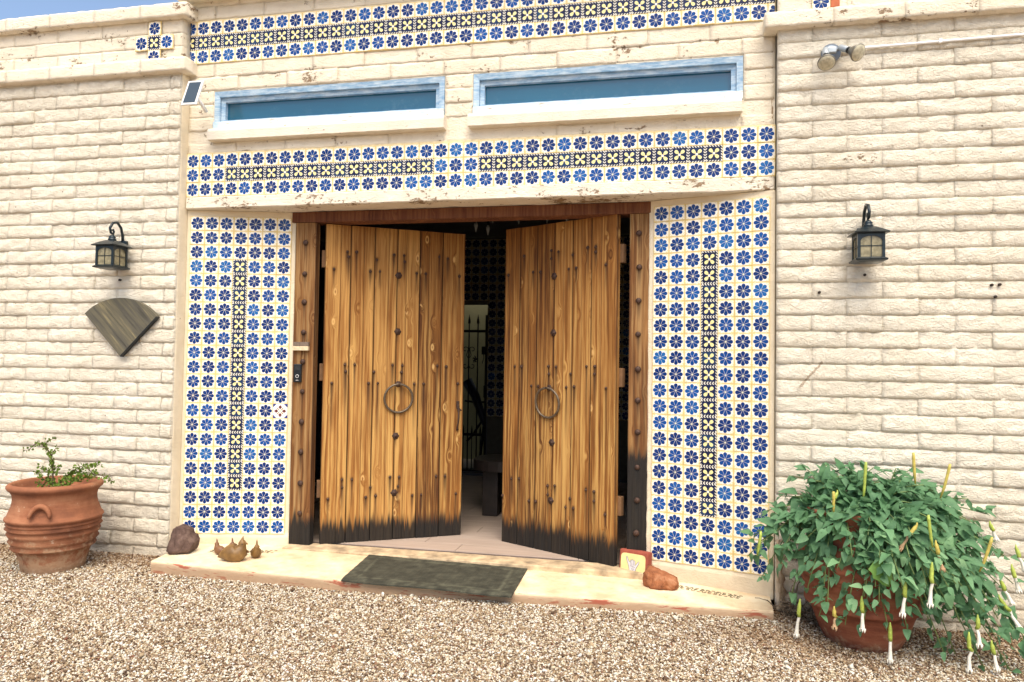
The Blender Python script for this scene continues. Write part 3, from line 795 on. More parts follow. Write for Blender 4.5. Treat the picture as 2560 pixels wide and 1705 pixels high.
def door(label, hinge, ang, out, seams, grooves, nails, meds, ring, ztop, handle, seed, bz0):
    zb = -2.905
    d = thing('wooden_door', label, 'door', (hinge[0], hinge[1], zb), ang)
    streaks = []
    for s, z in nails:
        L = random.uniform(.14, .24) if z > -1.2 else (random.uniform(.26, .46) if z > -2.2 else random.uniform(.18, .30))
        streaks.append((s, z - zb, L))
    for s, z in meds: streaks.append((s, z - zb, .10))
    burn = lambda x: bz0 - zb + .055 * mnoise.noise(Vector((x * 8, seed, 0))) + .040 * mnoise.noise(Vector((x * 34, seed, 3)))
    light = lambda x, z: max(0, min(1, .25 + .55 * math.exp(-((z - .75) / .6) ** 2) + .5 * mnoise.noise(Vector((x * 28, seed * 3, z * 1.1))) - .35 * max(0, (z - 1.9) / .5)))  # bleached wear; top kept darker, painting shade and finish into the colour
    for a, b in zip(seams[:-1], seams[1:]):
        gr = [g_ for g_ in grooves if a < g_ < b]
        me = wear_grid_mesh('plank', a + .0020, b - .0020, random.uniform(0, .004), ztop - zb + random.uniform(-.002, .002), random.uniform(-.0015, .0015), out, .040, M_door, streaks, burn, light, nx=max(12, int((b - a) / .0042)), nz=130, groove=gr, seed=seed + a * 9)
        obj('plank', me, d)
    # battens on the inner side, their ends show beyond the hinge edge
    for z in (-.76, -1.62, -2.50):
        MB().box((-.022, -out * .0415 if out < 0 else -.0815, z - zb - .065), (seams[-1] - .03, -out * .0815 if out < 0 else -.0415, z - zb + .065), .003).build('batten', M_post2, d)
    for i, (s, z) in enumerate(nails):
        obj('nail', NAIL, d, (s, 0, z - zb), (0 if out < 0 else PI, random.uniform(0, 6), 0), sc=(random.uniform(.85, 1.15),) * 3)
    for s, z in meds: obj('rosette', ROS, d, (s, 0, z - zb), (0 if out < 0 else PI, 0, 0))
    # ring pull: torus hanging from a staple
    s, z, r = ring
    m = MB(); pts = []
    for k in range(41):
        a = 2 * PI * k / 40; lean = .022 + .010 * math.cos(a)
        pts.append((s + r * math.sin(a), out * lean, z - zb + r * math.cos(a)))
    m.tube(pts, .0088, 10, cap=False); rg = m.build('door_ring', M_ringiron, d)
    m = MB(); zt = z - zb + r
    m.tube([(s - .012, 0, zt - .012), (s - .013, out * .030, zt - .002), (s, out * .044, zt + .004), (s + .013, out * .030, zt - .002), (s + .012, 0, zt - .012)], .0045, 8)
    m.lathe([(.024, 0), (.022, -.004 if out < 0 else .004), (.012, out * .007)], 14, mat=Matrix.Translation((s, 0, zt)), ax='y', lob=6, lobr=.08)
    m.build('staple', M_iron, rg)
    if handle:
        m = MB(); hs = handle
        zs = [-1.868, -1.90, -1.93, -1.97, -2.02, -2.05, -2.07]; ys = [.004, .006, .020, .032, .026, .010, .004]; rs_ = [.012, .010, .007, .008, .007, .007, .011]
        m.tube([(hs + .004 * math.sin(i), out * y, z - zb) for i, (z, y) in enumerate(zip(zs, ys))], rs_, 8)
        m.box((hs - .012, out * .005 if out < 0 else 0, -1.90 - zb), (hs + .012, 0 if out < 0 else out * .005, -1.84 - zb), .002)
        m.tube([(hs + .004, out * .002, -1.895 - zb), (hs + .016, out * .02, -1.905 - zb), (hs + .020, out * .028, -1.915 - zb)], [.006, .005, .007], 8)
        m.build('pull_handle', M_iron, d)
    # hinge pins
    m = MB()
    return d
NAIL = MB().lathe([(.0105, 0), (.0112, -.003), (.009, -.008), (.005, -.0105), (.001, -.011)], 8, ax='y').me('nail', M_iron)
ROS = MB().lathe([(.024, 0), (.026, -.003), (.020, -.008), (.010, -.007), (.008, -.013), (.001, -.014)], 24, ax='y', lob=6, lobr=.10).me('rosette', M_iron)
M_post2 = plain('batten_wood', (.17, .09, .04), .8, var=.3, scale=12)
door('left leaf of the open wooden doors, with the iron pull handle', (1.02, .25), math.atan2(.575, .93), -1,
     [0, .190, .372, .548, .727, .911, 1.097], [.117, .292, .481, .620, .801], NL1,
     [(.557, -.862), (.558, -1.299), (.557, -2.107), (.554, -2.544)], (.571, -1.816, .109), -.499, 1.052, 3, -2.745)
door('right leaf of the open wooden doors, nearest the leaning hand tile', (3.207, .212), math.atan2(.516, -.919), 1,
     [0, .215, .379, .547, .710, .878, 1.034], [.131, .30, .46, .63, .79, .96], NR1,
     [(.547, -.887), (.547, -1.304), (.550, -2.107), (.552, -2.529)], (.581, -1.818, .109), -.492, None, 11, -2.725)

# wooden catch and doorbell on the left post
t = thing('door_catch', 'small two-tone wooden catch wired to the left door post', 'catch', (.868, .203, -1.43))
M_pale = plain('pale_cut_wood', (.70, .58, .38), .8, var=.2, scale=40); M_greyw = plain('grey_wood', (.17, .13, .10), .9, var=.3, scale=40)
MB().box((-.062, -.030, -.030), (.062, 0, .002), .003).build('front_block', M_pale, t)
MB().box((-.060, -.022, .004), (.062, 0, .034), .003).build('back_block', M_greyw, t)
MB().tube([(.04, -.005, .034), (.045, -.012, .07), (.035, -.004, .115)], .0015, 6).build('wire', M_iron, t)
t = thing('doorbell', 'slim black video doorbell on the left door post', 'doorbell', (.842, .203, -1.63), .22)
MB().box((-.030, -.024, -.068), (.030, 0, .068), .006).build('housing', M_black, t)
MB().box((-.020, -.026, .022), (.020, -.0243, .056), .0005).build('camera_window', plain('dark_glass', (.03, .035, .04), .1), t)
m = MB(); m.tube([(.011 * math.cos(a), -.026, -.022 + .011 * math.sin(a)) for a in [2 * PI * i / 20 for i in range(21)]], .0022, 6, cap=False); m.build('button_ring', plain('pale_ring', (.6, .6, .6), .3), t)
MB().box((-.010, -.0252, -.056), (.010, -.0243, -.049), .0003).build('logo', plain('grey_print', (.35, .35, .35), .5), t)

# ================================================================== INTERIOR
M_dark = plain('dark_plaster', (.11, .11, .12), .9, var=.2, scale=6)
M_floor_t = None
def floor_mat():
    M = Mat('pale_floor_tile', .42, .4); v = M.tc(); rn = M.rnd()
    f = M.noise(M.mapv(v, (1.2, 14, 1)), 2.0, 4, .6, w=rn * 20)
    M.col(M.cr(f, [(.3, (.40, .31, .25)), (.6, (.50, .40, .33)), (.8, (.56, .47, .40))])); return M.m
M_fl = floor_mat()
fl = obj('floor', MB().box((-1.3, .335, -3.06), (4.5, 3.9, -2.911)).me('floor', plain('floor_grout', (.16, .12, .10), .9)));tag(fl, 'pale tiled floor inside the doorway', 'floor', kind='structure')
y = .338; r = 0
while y < 3.88:
    x = .25 - (r % 3) * .3
    while x < 3.6:
        w = min(x + .9, 3.9) - x
        o = MB().box((0, 0, 0), (w - .005, .205, .007), .0008).build('floor_tile', M_fl, fl, (x, y, -2.9112)); x += .9
    y += .21; r += 1
rm = thing('room', 'dim room behind the open doors', 'room', (2.1, 2.1, -2.9))
m = MB(); m.box((-3.4, 1.78, -.1), (-1.0, 1.9, 2.9))      # back wall pieces with gate opening x 0.2..1.40
m.box((-.67, 1.78, -.1), (2.4, 1.9, 2.9)); m.box((-1.9, 1.78, 2.10), (-.67, 1.9, 2.9)); m.box((-3.4, 1.78, -.1), (-1.9, 1.9, 2.9))
m = MB(); m.box((-3.4, 1.78, -.1), (-1.9, 1.9, 2.9)); m.box((-1.9, 1.78, 2.085), (-.715, 1.9, 2.9)); m.box((-.715, 1.78, -.1), (2.4, 1.9, 2.9))
m.box((-1.9, 1.78, -.1), (-.715, 1.9, .03))
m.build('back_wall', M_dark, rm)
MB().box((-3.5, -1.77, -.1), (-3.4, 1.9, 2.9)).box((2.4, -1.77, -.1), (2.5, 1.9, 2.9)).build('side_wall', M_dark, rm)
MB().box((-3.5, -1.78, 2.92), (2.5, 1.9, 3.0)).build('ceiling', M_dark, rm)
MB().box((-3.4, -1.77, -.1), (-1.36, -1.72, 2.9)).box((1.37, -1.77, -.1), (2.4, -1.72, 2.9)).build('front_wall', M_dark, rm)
# tiled back wall: the columns one sees through the gaps are single tiles
bt = thing('tiled_wall', 'dim wall of blue star tiles at the back of the dim room around the gate', 'wall', (2.1, 3.865, -2.9))
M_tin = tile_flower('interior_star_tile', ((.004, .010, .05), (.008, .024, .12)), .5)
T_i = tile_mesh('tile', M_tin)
rest = []; cnt = 0
MB().box((-.70, .006, .03), (2.1, .012, 2.88)).box((-2.0, .006, 2.09), (-.70, .012, 2.88)).build('grout_bed', plain('grey_grout', (.13, .12, .09), .9), bt)
for c in range(-12, 20):
    for r in range(27):
        x = (c + .5) * PT - .71 + .003; z = 2.88 - (r + .5) * PT
        if x < -.715 and z < 2.10: continue
        if z < .72: continue
        vis = (-1.05 < x < -.40) or (.55 < x < 1.0)
        if vis and cnt < 290:
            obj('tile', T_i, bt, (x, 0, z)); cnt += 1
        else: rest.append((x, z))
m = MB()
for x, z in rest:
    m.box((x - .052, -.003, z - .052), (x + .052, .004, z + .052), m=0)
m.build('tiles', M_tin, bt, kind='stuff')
# yard behind the gate
py = obj('patio_floor', MB().box((-1.5, 3.99, -3.2), (4, 6.2, -2.99)).me('patio_floor', plain('patio_concrete', (.25, .22, .16), .9))); tag(py, 'concrete patio behind the gate', 'patio', kind='structure')
bw = MB().box((-2.5, 6.0, -3.2), (3.5, 6.1, .2)).box((-2.5, 4.0, -3.2), (-2.4, 6.0, .2)).box((3.4, 4.0, -3.2), (3.5, 6.0, .2)).build('patio_wall', plain('olive_wall', (.27, .26, .14), .9, var=.12, scale=3)); tag(bw, 'plain olive patio wall seen through the gate', 'wall')
pr_ = MB().box((-2.6, 3.7, .05), (3.6, 5.55, .12)).build('patio_light_blocker', M_dark); tag(pr_, 'unseen partial roof added over the patio to dim its daylight', 'roof')  # added out of view to hold back daylight behind the gate
# gate
gt = thing('iron_gate', 'black wrought iron gate with spear tips and scrolls at the back of the room', 'gate', (1.2, 4.02, -2.99))
z0 = 2.99
def bar(name, x, za, zb, r=.008, tip=False, par=gt):
    m = MB(); m.tube([(x, 0, za), (x, 0, zb)], r, 6)
    if tip: m.tube([(x, 0, zb - .004), (x, 0, zb + .035), (x, 0, zb + .11)], [r * 1.9, r * 1.7, .001], 6)
    return m.build(name, M_gateiron, par)
for x in (-.29, -.19, -.084, .029): bar('bar', x, 0.02, 2.05 - .10, .009, True)
for x in (-.24, -.14, -.03, .077): bar('short_bar', x, 0.02, .585, .007, True)
for z in (1.85, .57, .12): MB().box((-.45, -.012, z - .016), (.16, .012, z + .016)).build('rail', M_gateiron, gt)
MB().box((.13, -.03, 0), (.185, .03, 2.05)).build('gate_post', M_gateiron, gt)
for cx, fl_ in ((-.084, 1), (-.084, -1)):
    for zc in (1.62, 1.42):
        m = MB(); pts = []
        for k in range(30):
            a = k / 29 * 3.4 * PI / 2; rr = .012 + .028 * (1 - k / 29)
            pts.append((cx + fl_ * (.045 - rr * math.cos(a)), 0, zc + rr * math.sin(a) * (1 if zc > 1.5 else -1)))
        m.tube(pts, .0055, 6); m.tube([(cx + fl_ * .012, 0, 1.52), (cx + fl_ * .03, 0, 1.55), (cx + fl_ * .012, 0, 1.62)], .0055, 6); m.build('scroll', M_gateiron, gt)
m = MB()
for k in range(5):
    a = k * 1.25; m.tube([(.0, -.01, 1.50), (.02 * math.cos(a), -.02, 1.50 + .03 * math.sin(a)), (.035 * math.cos(a + .6), -.01, 1.50 + .05 * math.sin(a + .6))], [.008, .010, .003], 6)
m.build('rosette', M_gateiron, gt)
m = MB().box((.085, -.03, 1.56), (.13, .01, 1.66), .004).tube([(.11, -.03, 1.60), (.12, -.05, 1.52), (.10, -.04, 1.45)], .005, 6).build('latch', M_gateiron, gt)
# dark slanted frame behind the gate
ex = thing('exercise_machine', 'dark slanted exercise machine standing behind the gate', 'machine', (1.1, 4.65, -2.99))
MB().tube([(-.18, 0, 1.22), (-.06, 0, 1.02), (.06, 0, .70), (.10, 0, .64)], [.075, .060, .05, .05], 10).build('body', plain('blue_black_plastic', (.008, .012, .035), .4), ex)
MB().tube([(-.20, 0, .95), (.0, 0, .93), (.30, 0, .98)], .014, 8).build('arm', M_gateiron, ex)
MB().tube([(.14, 0, .86), (-.08, -.02, .50), (-.16, -.02, .42)], .016, 8).tube([(-.10, .05, .95), (.25, .05, .2), (.30, .05, 0)], .018, 8).build('strut', M_gateiron, ex)
MB().box((.06, -.05, 1.0), (.24, .05, 1.16), .01).build('console', M_gateiron, ex)
MB().box((-.25, -.1, 0), (.35, .1, .05), .01).tube([(.0, 0, .05), (.07, 0, .66)], .02, 8).build('stand', M_gateiron, ex)
# table
tb = thing('table', 'dark heavy wooden table just inside the doors', 'table', (2.25, 1.75, -2.90))
M_tw = plain('dark_stained_wood', (.020, .014, .012), .5, var=.4, scale=14)
m = MB(); V = []; n = 28
for z in (.41, .50):
    for k in range(n): a = 2 * PI * k / n; V.append((.43 * math.copysign(abs(math.cos(a)) ** .7, math.cos(a)), .30 * math.copysign(abs(math.sin(a)) ** .7, math.sin(a)), z))
F = [tuple(range(n))[::-1], tuple(n + k for k in range(n))] + [(k, (k + 1) % n, n + (k + 1) % n, n + k) for k in range(n)]
m.add(V, F).build('tabletop', M_tw, tb)
for sx, sy in ((-1, -1), (1, -1), (-1, 1), (1, 1)):
    cx, cy = sx * .25, sy * .10
    MB().box((cx - .07, cy - .06, 0), (cx + .07, cy + .06, .408), .006).build('leg', M_tw, tb)
# hanging bulbs
M_bulb = plain('bulb_glass', (.45, .47, .45), .15, spec=.8)
for i, (x, z) in enumerate(((1.828, -.298), (1.942, -.33), (1.985, -.221), (2.225, -.235), (2.484, -.234), (2.668, -.254))):
    t = thing('hanging_bulb', ['clear bulb hanging inside above the left leaf edge, leftmost of the row', 'clear bulb hanging inside, second from the left', 'clear bulb hanging inside, third from the left', 'clear bulb hanging inside, third from the right', 'clear bulb hanging inside, second from the right', 'clear bulb hanging inside above the right leaf, rightmost of the row'][i], 'light bulb', (x, 1.6, z), group='bulbs hanging in the room')
    MB().lathe([(.004, -.045), (.008, -.030), (.014, -.005), (.020, .012), (.019, .028), (.010, .038), (.009, .055)], 12).build('globe', M_bulb, t)
    MB().lathe([(.011, .05), (.011, .075), (.004, .082)], 10).tube([(0, 0, .07), (0, 0, 0 - z + .015)], .002, 5).build('cord', M_black, t)

# ================================================================== DOORMAT
def mat_mat():
    M = Mat('green_rubber_mat', .75, .3); v = M.tc(); x, y, z = M.sep(v)
    n = M.noise(v, 12, 5, .6); n2 = M.noise(M.mapv(v, (60, 4, 1)), 1.5, 3) * .5 + M.noise(M.mapv(v, (4, 60, 1)), 1.5, 3) * .5
    c = M.cr(n * .6 + n2 * .5, [(.35, (.020, .021, .016)), (.58, (.046, .047, .034)), (.72, (.085, .084, .060))])
    A = M.n('ShaderNodeAttribute'); A.attribute_name = 'ridge'; q = M.n('ShaderNodeSeparateColor'); M.l(A.outputs['Color'], q.inputs[0])
    c = M.mix(E_(M.nt, q.outputs[0]) * .8 * n.ramp(.35, .6), c, (.11, .112, .078))
    M.col(c); M.bump(n2, .004); return M.m
dm = thing('doormat', 'worn dark green rubber doormat lying askew on the step', 'doormat', (2.095, -.178, -2.930), 0)
cs4 = [(1.475, .135), (2.63, .108), (2.650, -.505), (1.545, -.500)]
V = []; F = []; nx, ny = 60, 30
def bil(u, v):
    a = Vector(cs4[3]).lerp(Vector(cs4[2]), u); b = Vector(cs4[0]).lerp(Vector(cs4[1]), u); return a.lerp(b, v)
for lay_ in (0, 1):
    for j in range(ny + 1):
        for i in range(nx + 1):
            u, v = i / nx, j / ny; p = bil(u, v); zt = st_(p.x) + (.010 if lay_ else .001)
            if v < .06: zt -= .004 * (1 - v / .06) + .003 * math.sin(u * 9)
            if lay_:
                bu_, bv_ = min(u, 1 - u) * 1.15, min(v, 1 - v) * .62
                if .085 < min(bu_, bv_) < .098 or .068 < min(bu_, bv_) < .075: zt += .0025
                if min(bu_, bv_) < .065 and int(u * 22) % 2 == 0 and int(v * 12) % 2: zt += .0015
            V.append((p.x - 2.095, p.y + .178, zt + 2.930))
N1 = (nx + 1) * (ny + 1)
for j in range(ny):
    for i in range(nx):
        a = j * (nx + 1) + i; F.append((N1 + a, N1 + a + 1, N1 + a + nx + 2, N1 + a + nx + 1)); F.append((a, a + nx + 1, a + nx + 2, a + 1))
for i in range(nx): F.append((i, i + 1, N1 + i + 1, N1 + i)); b = ny * (nx + 1) + i; F.append((b + 1, b, N1 + b, N1 + b + 1))
for j in range(ny): a = j * (nx + 1); F.append((a + nx + 1, a, N1 + a, N1 + a + nx + 1)); b = a + nx; F.append((b, b + nx + 1, N1 + b + nx + 1, N1 + b))
me = mesh('pad', V, F, mat_mat()); C_ = []
for lay_ in (0, 1):
    for j in range(ny + 1):
        for i in range(nx + 1):
            u, v = i / nx, j / ny; q = min(min(u, 1 - u) * 1.15, min(v, 1 - v) * .62)
            k = 1.0 if .080 < q < .100 else (.55 if q < .065 and (int(u * 24) % 2) != (int(v * 13) % 2) else .1); C_ += [k, k, k, 1]
me.color_attributes.new('ridge', 'FLOAT_COLOR', 'POINT').data.foreach_set('color', C_)
obj('pad', me, dm)

# ================================================================== WALL LAMPS
M_seed = None
def lampglass():
    M = Mat('seeded_lamp_glass', .25, .5); v = M.tc()
    M.col(M.cr(M.noise(v, 40, 3), [(.3, (.16, .14, .08)), (.7, (.34, .30, .18))])); return M.m
M_lg = lampglass()
def lantern(label, x, y, z):
    """origin on the wall behind the lantern at body-top height; front is -y"""
    t = thing('wall_lantern', label, 'wall lamp', (x, y, z), group='black lanterns on the brick walls')
    MB().box((-.038, -.022, -.15), (.038, .0, .05), .006).build('back_plate', M_lampmetal, t)
    MB().tube([(0, -.01, .0), (0, -.016, .09), (0, -.035, .145), (0, -.075, .178), (0, -.12, .165), (0, -.145, .125), (0, -.135, .09), (0, -.112, .085), (0, -.105, .105), (0, -.118, .118)], [.012, .010, .010, .010, .010, .0095, .009, .008, .008, .009], 8).build('hook', M_lampmetal, t)
    cy = -.12
    # roof: square pyramid with flared eave
    def sq(ws, zs, sm=False):
        V = []; F = []
        for w, zz_ in zip(ws, zs): V += [(-w, cy - w, zz_), (w, cy - w, zz_), (w, cy + w, zz_), (-w, cy + w, zz_)]
        for i in range(len(ws) - 1):
            for k in range(4): F.append((i * 4 + k, i * 4 + (k + 1) % 4, (i + 1) * 4 + (k + 1) % 4, (i + 1) * 4 + k))
        F += [(3, 2, 1, 0), tuple((len(ws) - 1) * 4 + k for k in range(4))]; return V, F
    m = MB(); m.add(*sq([.094, .097, .060, .034, .030], [-.010, -.004, .020, .034, .036]))
    m.lathe([(.026, .034), (.030, .042), (.026, .050), (.022, .054), (.026, .060), (.018, .070), (.010, .078)], 14, mat=Matrix.Translation((0, cy, 0))); m.build('lamp_roof', M_lampmetal, t)
    m = MB(); hb = .066
    for sx in (-1, 1):
        for sy in (-1, 1): m.box((sx * hb - .008, cy + sy * hb - .008, -.150), (sx * hb + .008, cy + sy * hb + .008, -.008))
    m.add(*sq([.060, .086, .088, .070], [-.176, -.168, -.160, -.148]))
    m.add(*sq([.072, .072], [-.026, -.011]))
    m.box((-.012, cy + .06, -.15), (.012, -.015, -.02))
    fr = m.build('lamp_body', M_lampmetal, t)
    for k in range(4):
        R_ = Matrix.Translation((0, cy, 0)) @ Matrix.Rotation(k * PI / 2, 4, 'Z')
        # panes with arched heads: arch piece + bars
        MB().box((-.058, -.0665, -.149), (.058, -.0645, -.026), mat=R_).build('pane', M_lg, fr)
        m = MB(); m.box((-.002, -.0705, -.149), (.002, -.067, -.026), mat=R_); m.box((-.058, -.0705, -.086), (.058, -.067, -.082), mat=R_)
        V = []; F = []; q = 12
        for i in range(q + 1):
            a = PI * i / q; xx = -.058 * math.cos(a); V += [(xx, -.0712, -.058 + .032 * math.sin(a)), (xx, -.0712, -.024)]
        for i in range(q): F.append((i * 2, i * 2 + 2, i * 2 + 3, i * 2 + 1))
        m.add([R_ @ Vector(v) for v in V], F); m.build('pane_grille', M_lampmetal, fr)
    return t
lantern('black lantern with curled hook on the left wall, above the wooden fan', -.440, YL - .020, -.712)
lantern('black lantern on the right wall, below the twin floodlight', 4.705, YR - .020, -.735)

# ================================================================== WOODEN FAN
def fan_mat():
    M = Mat('weathered_grey_wood', .85, .2); v = M.tc(); x, y, z = M.sep(v)
    u = (x + z) * .7071; w = (x * -1.0 + z) * .7071      # grain runs down to the right
    g = M.noise(M.comb(u * 30, 0.0, w * 2.2), 1.0, 6, .7); g2 = M.noise(M.comb(u * 9, 3.0, w * 1.2), 1.0, 3)
    c = M.cr(g * .6 + g2 * .5, [(.34, (.030, .028, .022)), (.5, (.095, .090, .072)), (.62, (.150, .135, .090)), (.74, (.36, .30, .16))])
    M.col(c); M.bump(g, .006); return M.m
M_fan = fan_mat()
fn = thing('wooden_fan', 'grey weathered wooden fan shape hung on the left wall under the lantern', 'wall ornament', (-.424, YL - .022, -1.522))
apex = (0, 0); q = 30; R0 = .43
L_ = (-.315, .316); R__ = (.300, .296)
def fan_out(u):
    a0 = math.atan2(L_[1], L_[0]); a1 = math.atan2(R__[1], R__[0]); a = a0 + (a1 - a0) * u; r0 = math.hypot(*L_) * (1 - u) + math.hypot(*R__) * u
    return (math.cos(a) * r0 * 1.0, math.sin(a) * r0)
pts = [(0, 0)] + [fan_out(i / q) for i in range(q + 1)]
def fan_board(u0, u1, name):
    # boards are slices parallel to the left edge (grain direction) clipped to the sector
    pass
# slice the sector into boards parallel to its left edge
import itertools
dl = Vector((L_[0], L_[1])).normalized(); nl = Vector((dl.y, -dl.x))      # nl points to the right-up side
if nl.dot(Vector(R__)) < 0: nl = -nl
def clip(poly, nrm, d, keep):
    out = []
    for i in range(len(poly)):
        a, b = Vector(poly[i]), Vector(poly[(i + 1) % len(poly)]); da, db = a.dot(nrm) - d, b.dot(nrm) - d
        if keep < 0: da, db = -da, -db
        if da >= 0: out.append(tuple(a))
        if (da >= 0) != (db >= 0): t_ = da / (da - db); out.append(tuple(a.lerp(b, t_)))
    return out
edges = [0, .085, .155, .235, .315, .6]
for i in range(5):
    P_ = clip(clip(pts, nl, edges[i] + (.0008 if i else -.01), 1), nl, edges[i + 1] - .0008, -1)
    if len(P_) < 3: continue
    yy = random.uniform(-.002, .002); n_ = len(P_)
    V = [(p[0], -.024 + yy, p[1]) for p in P_] + [(p[0], .012, p[1]) for p in P_]
    F = [tuple(range(n_)), tuple(range(n_, 2 * n_))[::-1]] + [(k, n_ + k, n_ + (k + 1) % n_, (k + 1) % n_) for k in range(n_)]
    MB().add(V, F).build('board', M_fan, fn)
# dark strip along the right edge
d2 = Vector(R__).normalized(); n2 = Vector((d2.y, -d2.x))
V = [(0, -.027, 0), (R__[0], -.027, R__[1]), (R__[0] + n2.x * .007, -.027, R__[1] + n2.y * .007), (n2.x * .007, -.027, n2.y * .007)]
V += [(x, .01, z) for x, y, z in V]
MB().add(V, [(0, 1, 2, 3), (7, 6, 5, 4), (0, 4, 5, 1), (1, 5, 6, 2), (2, 6, 7, 3), (3, 7, 4, 0)]).build('edge_strip', M_black, fn)

# ================================================================== SOLAR PANEL
sp_ = thing('solar_panel', 'small white framed solar panel at the corner below the left coping', 'solar panel', (.180, -.215, .388), 0, rot=(-.39, 0, .02))
M_wp = plain('white_plastic', (.80, .80, .78), .35, var=.04)
MB().box((-.062, 0, -.110), (.062, .014, .110), .004).build('frame', M_wp, sp_)
def pv():
    M = Mat('solar_cell', .25, .6); x, y, z = M.sep(M.tc()); M.col(M.mix((z * 220).sin().gt(2.0), (.035, .055, .075), (.10, .12, .13))); return M.m
MB().box((-.047, -.002, -.094), (.047, .0025, .094)).build('cell', pv(), sp_)
MB().tube([(.03, .014, -.03), (.05, .05, -.05), (.045, .14, -.06)], [.012, .012, .014], 10).lathe([(.024, .0), (.026, .008), (.022, .02)], 14, mat=Matrix.Translation((.02, .014, -.02)), ax='y').build('mount', M_wp, sp_)

# ================================================================== FLOODLIGHT + CONDUIT
fd = thing('floodlight', 'twin grey floodlight below the right coping', 'floodlight', (4.520, YR - .015, .400))
M_fl2 = plain('bluish_grey_metal', (.20, .25, .32), .35, .5, .12); M_fl3 = plain('pale_grey_socket', (.42, .47, .50), .35, .3, .1)
MB().lathe([(.055, 0), (.058, -.010), (.055, -.022), (.02, -.030)], 28, ax='y').build('base_plate', M_fl2, fd)
MB().box((-.024, -.055, -.012), (.024, -.020, .022), .005).build('sensor_box', M_fl3, fd)
def par(name, o, dirv, label=None):
    d = Vector(dirv).normalized(); q = d.to_track_quat('Z', 'Y').to_matrix().to_4x4(); T_ = Matrix.Translation(o) @ q
    m = MB(); m.tube([Vector(o) * .35, Vector(o)], .008, 8); m.lathe([(.017, 0), (.019, .004), (.019, .070), (.017, .074)], 20, mat=T_); s_ = m.build(name, M_fl3, fd, label=label)
    MB().lathe([(.020, .070), (.021, .088), (.018, .09)], 20, mat=T_).build('collar', M_black, s_)
    MB().lathe([(.019, .086), (.026, .100), (.045, .135), (.052, .148), (.052, .153), (.049, .156)], 28, mat=T_).build('reflector', plain('par_shell', (.20, .19, .155), .3, .5), s_)
    MB().lathe([(.048, .1545), (.046, .159), (.030, .165), (.010, .168), (.001, .1685)], 28, mat=T_).build('lens', plain('par_lens', (.47, .44, .32), .12, var=.25, scale=60), s_)
par('lamp_head', (-.038, -.045, .012), (-.10, -.78, -1.0), 'left lamp head pointing down and out')
par('lamp_head', (.045, -.040, .020), (.62, -.78, -.62), 'right lamp head turned to the right')
cd = thing('conduit', 'thin white conduit running right from the floodlight', 'conduit', (4.58, YR - .024, .412))
MB().tube([(0, 0, 0), (.12, 0, .008), (.9, 0, .021), (2.1, 0, .030)], .0085, 10).build('pipe', M_wp, cd)
for x in (.55, 1.35): MB().box((x - .008, -.011, -.004 + x * .016), (x + .008, .012, .022 + x * .016), .002).build('clip', M_wp, cd)

# small holes / screws in the walls
M_hole = plain('dark_hole', (.03, .02, .015), .9)
for i, (x, z, y, lab) in enumerate(((-.468, -.952, YL, 'small dark plug in the wall under the left lantern'), (4.715, -.967, YR, 'small dark plug in the wall under the right lantern'), (5.405, -1.033, YR, 'leftmost of three dark plugs at the right edge'), (5.447, -1.031, YR, 'rightmost of three dark plugs at the right edge'), (5.424, -1.102, YR, 'lowest of three dark plugs at the right edge'), (4.458, -1.071, YR, 'rusty plug left of and below the right lantern'))):
    o = MB().lathe([(.0075, .01), (.0085, -.024), (.004, -.026)], 9, ax='y').build('wall_plug', M_hole, None, (x, y, z)); tag(o, lab, 'wall plug', 'plugs left in the walls')

# ================================================================== POTS
def terracotta(name, a, b, c, zlo, seed):
    M = Mat(name, .8, .25); oc = M.tc(); v = M.mapv(oc, (1, 1, 1), (seed, seed, 0)); x, y, z = M.sep(oc)
    n = M.noise(v, 4.5, 5, .6); n2 = M.noise(v, 14, 5, .65); hb = M.noise(M.mapv(v, (2, 2, 20)), 1.2, 3)
    col = M.cr(n * .65 + hb * .4, [(.35, a), (.52, b), (.68, c)])
    col = M.mix((n2 + (z * -1.0 + zlo) * 1.2).ramp(.56, .75) * .5, col, (.50, .36, .22))
    col = M.mix(M.noise(v, 9, 6, .75).ramp(.62, .68) * .5, col, (.62, .48, .36))
    low = (M.noise(v, 20, 5, .7) + (z * -3.5)).ramp(.30, .62); col = M.mix(low * .35, col, (.66, .50, .38))
    M.col(col); M.bump(n2 * .6 + hb * .6 + M.noise(v, 60, 3) * .3, .006); return M.m
M_pot = terracotta('aged_terracotta', (.13, .050, .028), (.27, .105, .052), (.38, .18, .095), .25, 0)
M_pot2 = terracotta('brown_terracotta', (.15, .045, .026), (.26, .085, .045), (.36, .15, .08), .1, 9)
M_soil = plain('potting_soil', (.03, .022, .016), .95, var=.4, scale=60, bump=.01)
LP = (-.578, -.518)
pt = thing('clay_pot', 'wide ribbed terracotta pot with leaf shaped handle mark by the left wall', 'pot', (LP[0], LP[1], -2.992))
prof = [(.245, 0), (.262, .008), (.275, .07), (.300, .13), (.318, .160), (.345, .166), (.354, .176), (.340, .192), (.350, .202), (.372, .222), (.358, .242), (.372, .256), (.386, .276), (.370, .294), (.384, .302), (.400, .314), (.380, .328), (.386, .334), (.396, .343), (.380, .352), (.395, .360), (.408, .374), (.404, .386),
        (.390, .392), (.372, .430), (.356, .460), (.348, .490), (.346, .520), (.352, .545), (.368, .566), (.388, .578), (.398, .590), (.398, .604), (.386, .614), (.366, .622), (.350, .610), (.335, .58), (.322, .54), (.315, .545), (.0, .545)]
prof = [(r * .73, z * .965) for r, z in prof]
MB().lathe(prof[:-2], 80).build('body', M_pot, pt)
o = MB().lathe([(.238, .50), (.19, .52), (.12, .525), (.002, .53)], 40).build('soil', M_soil, pt)
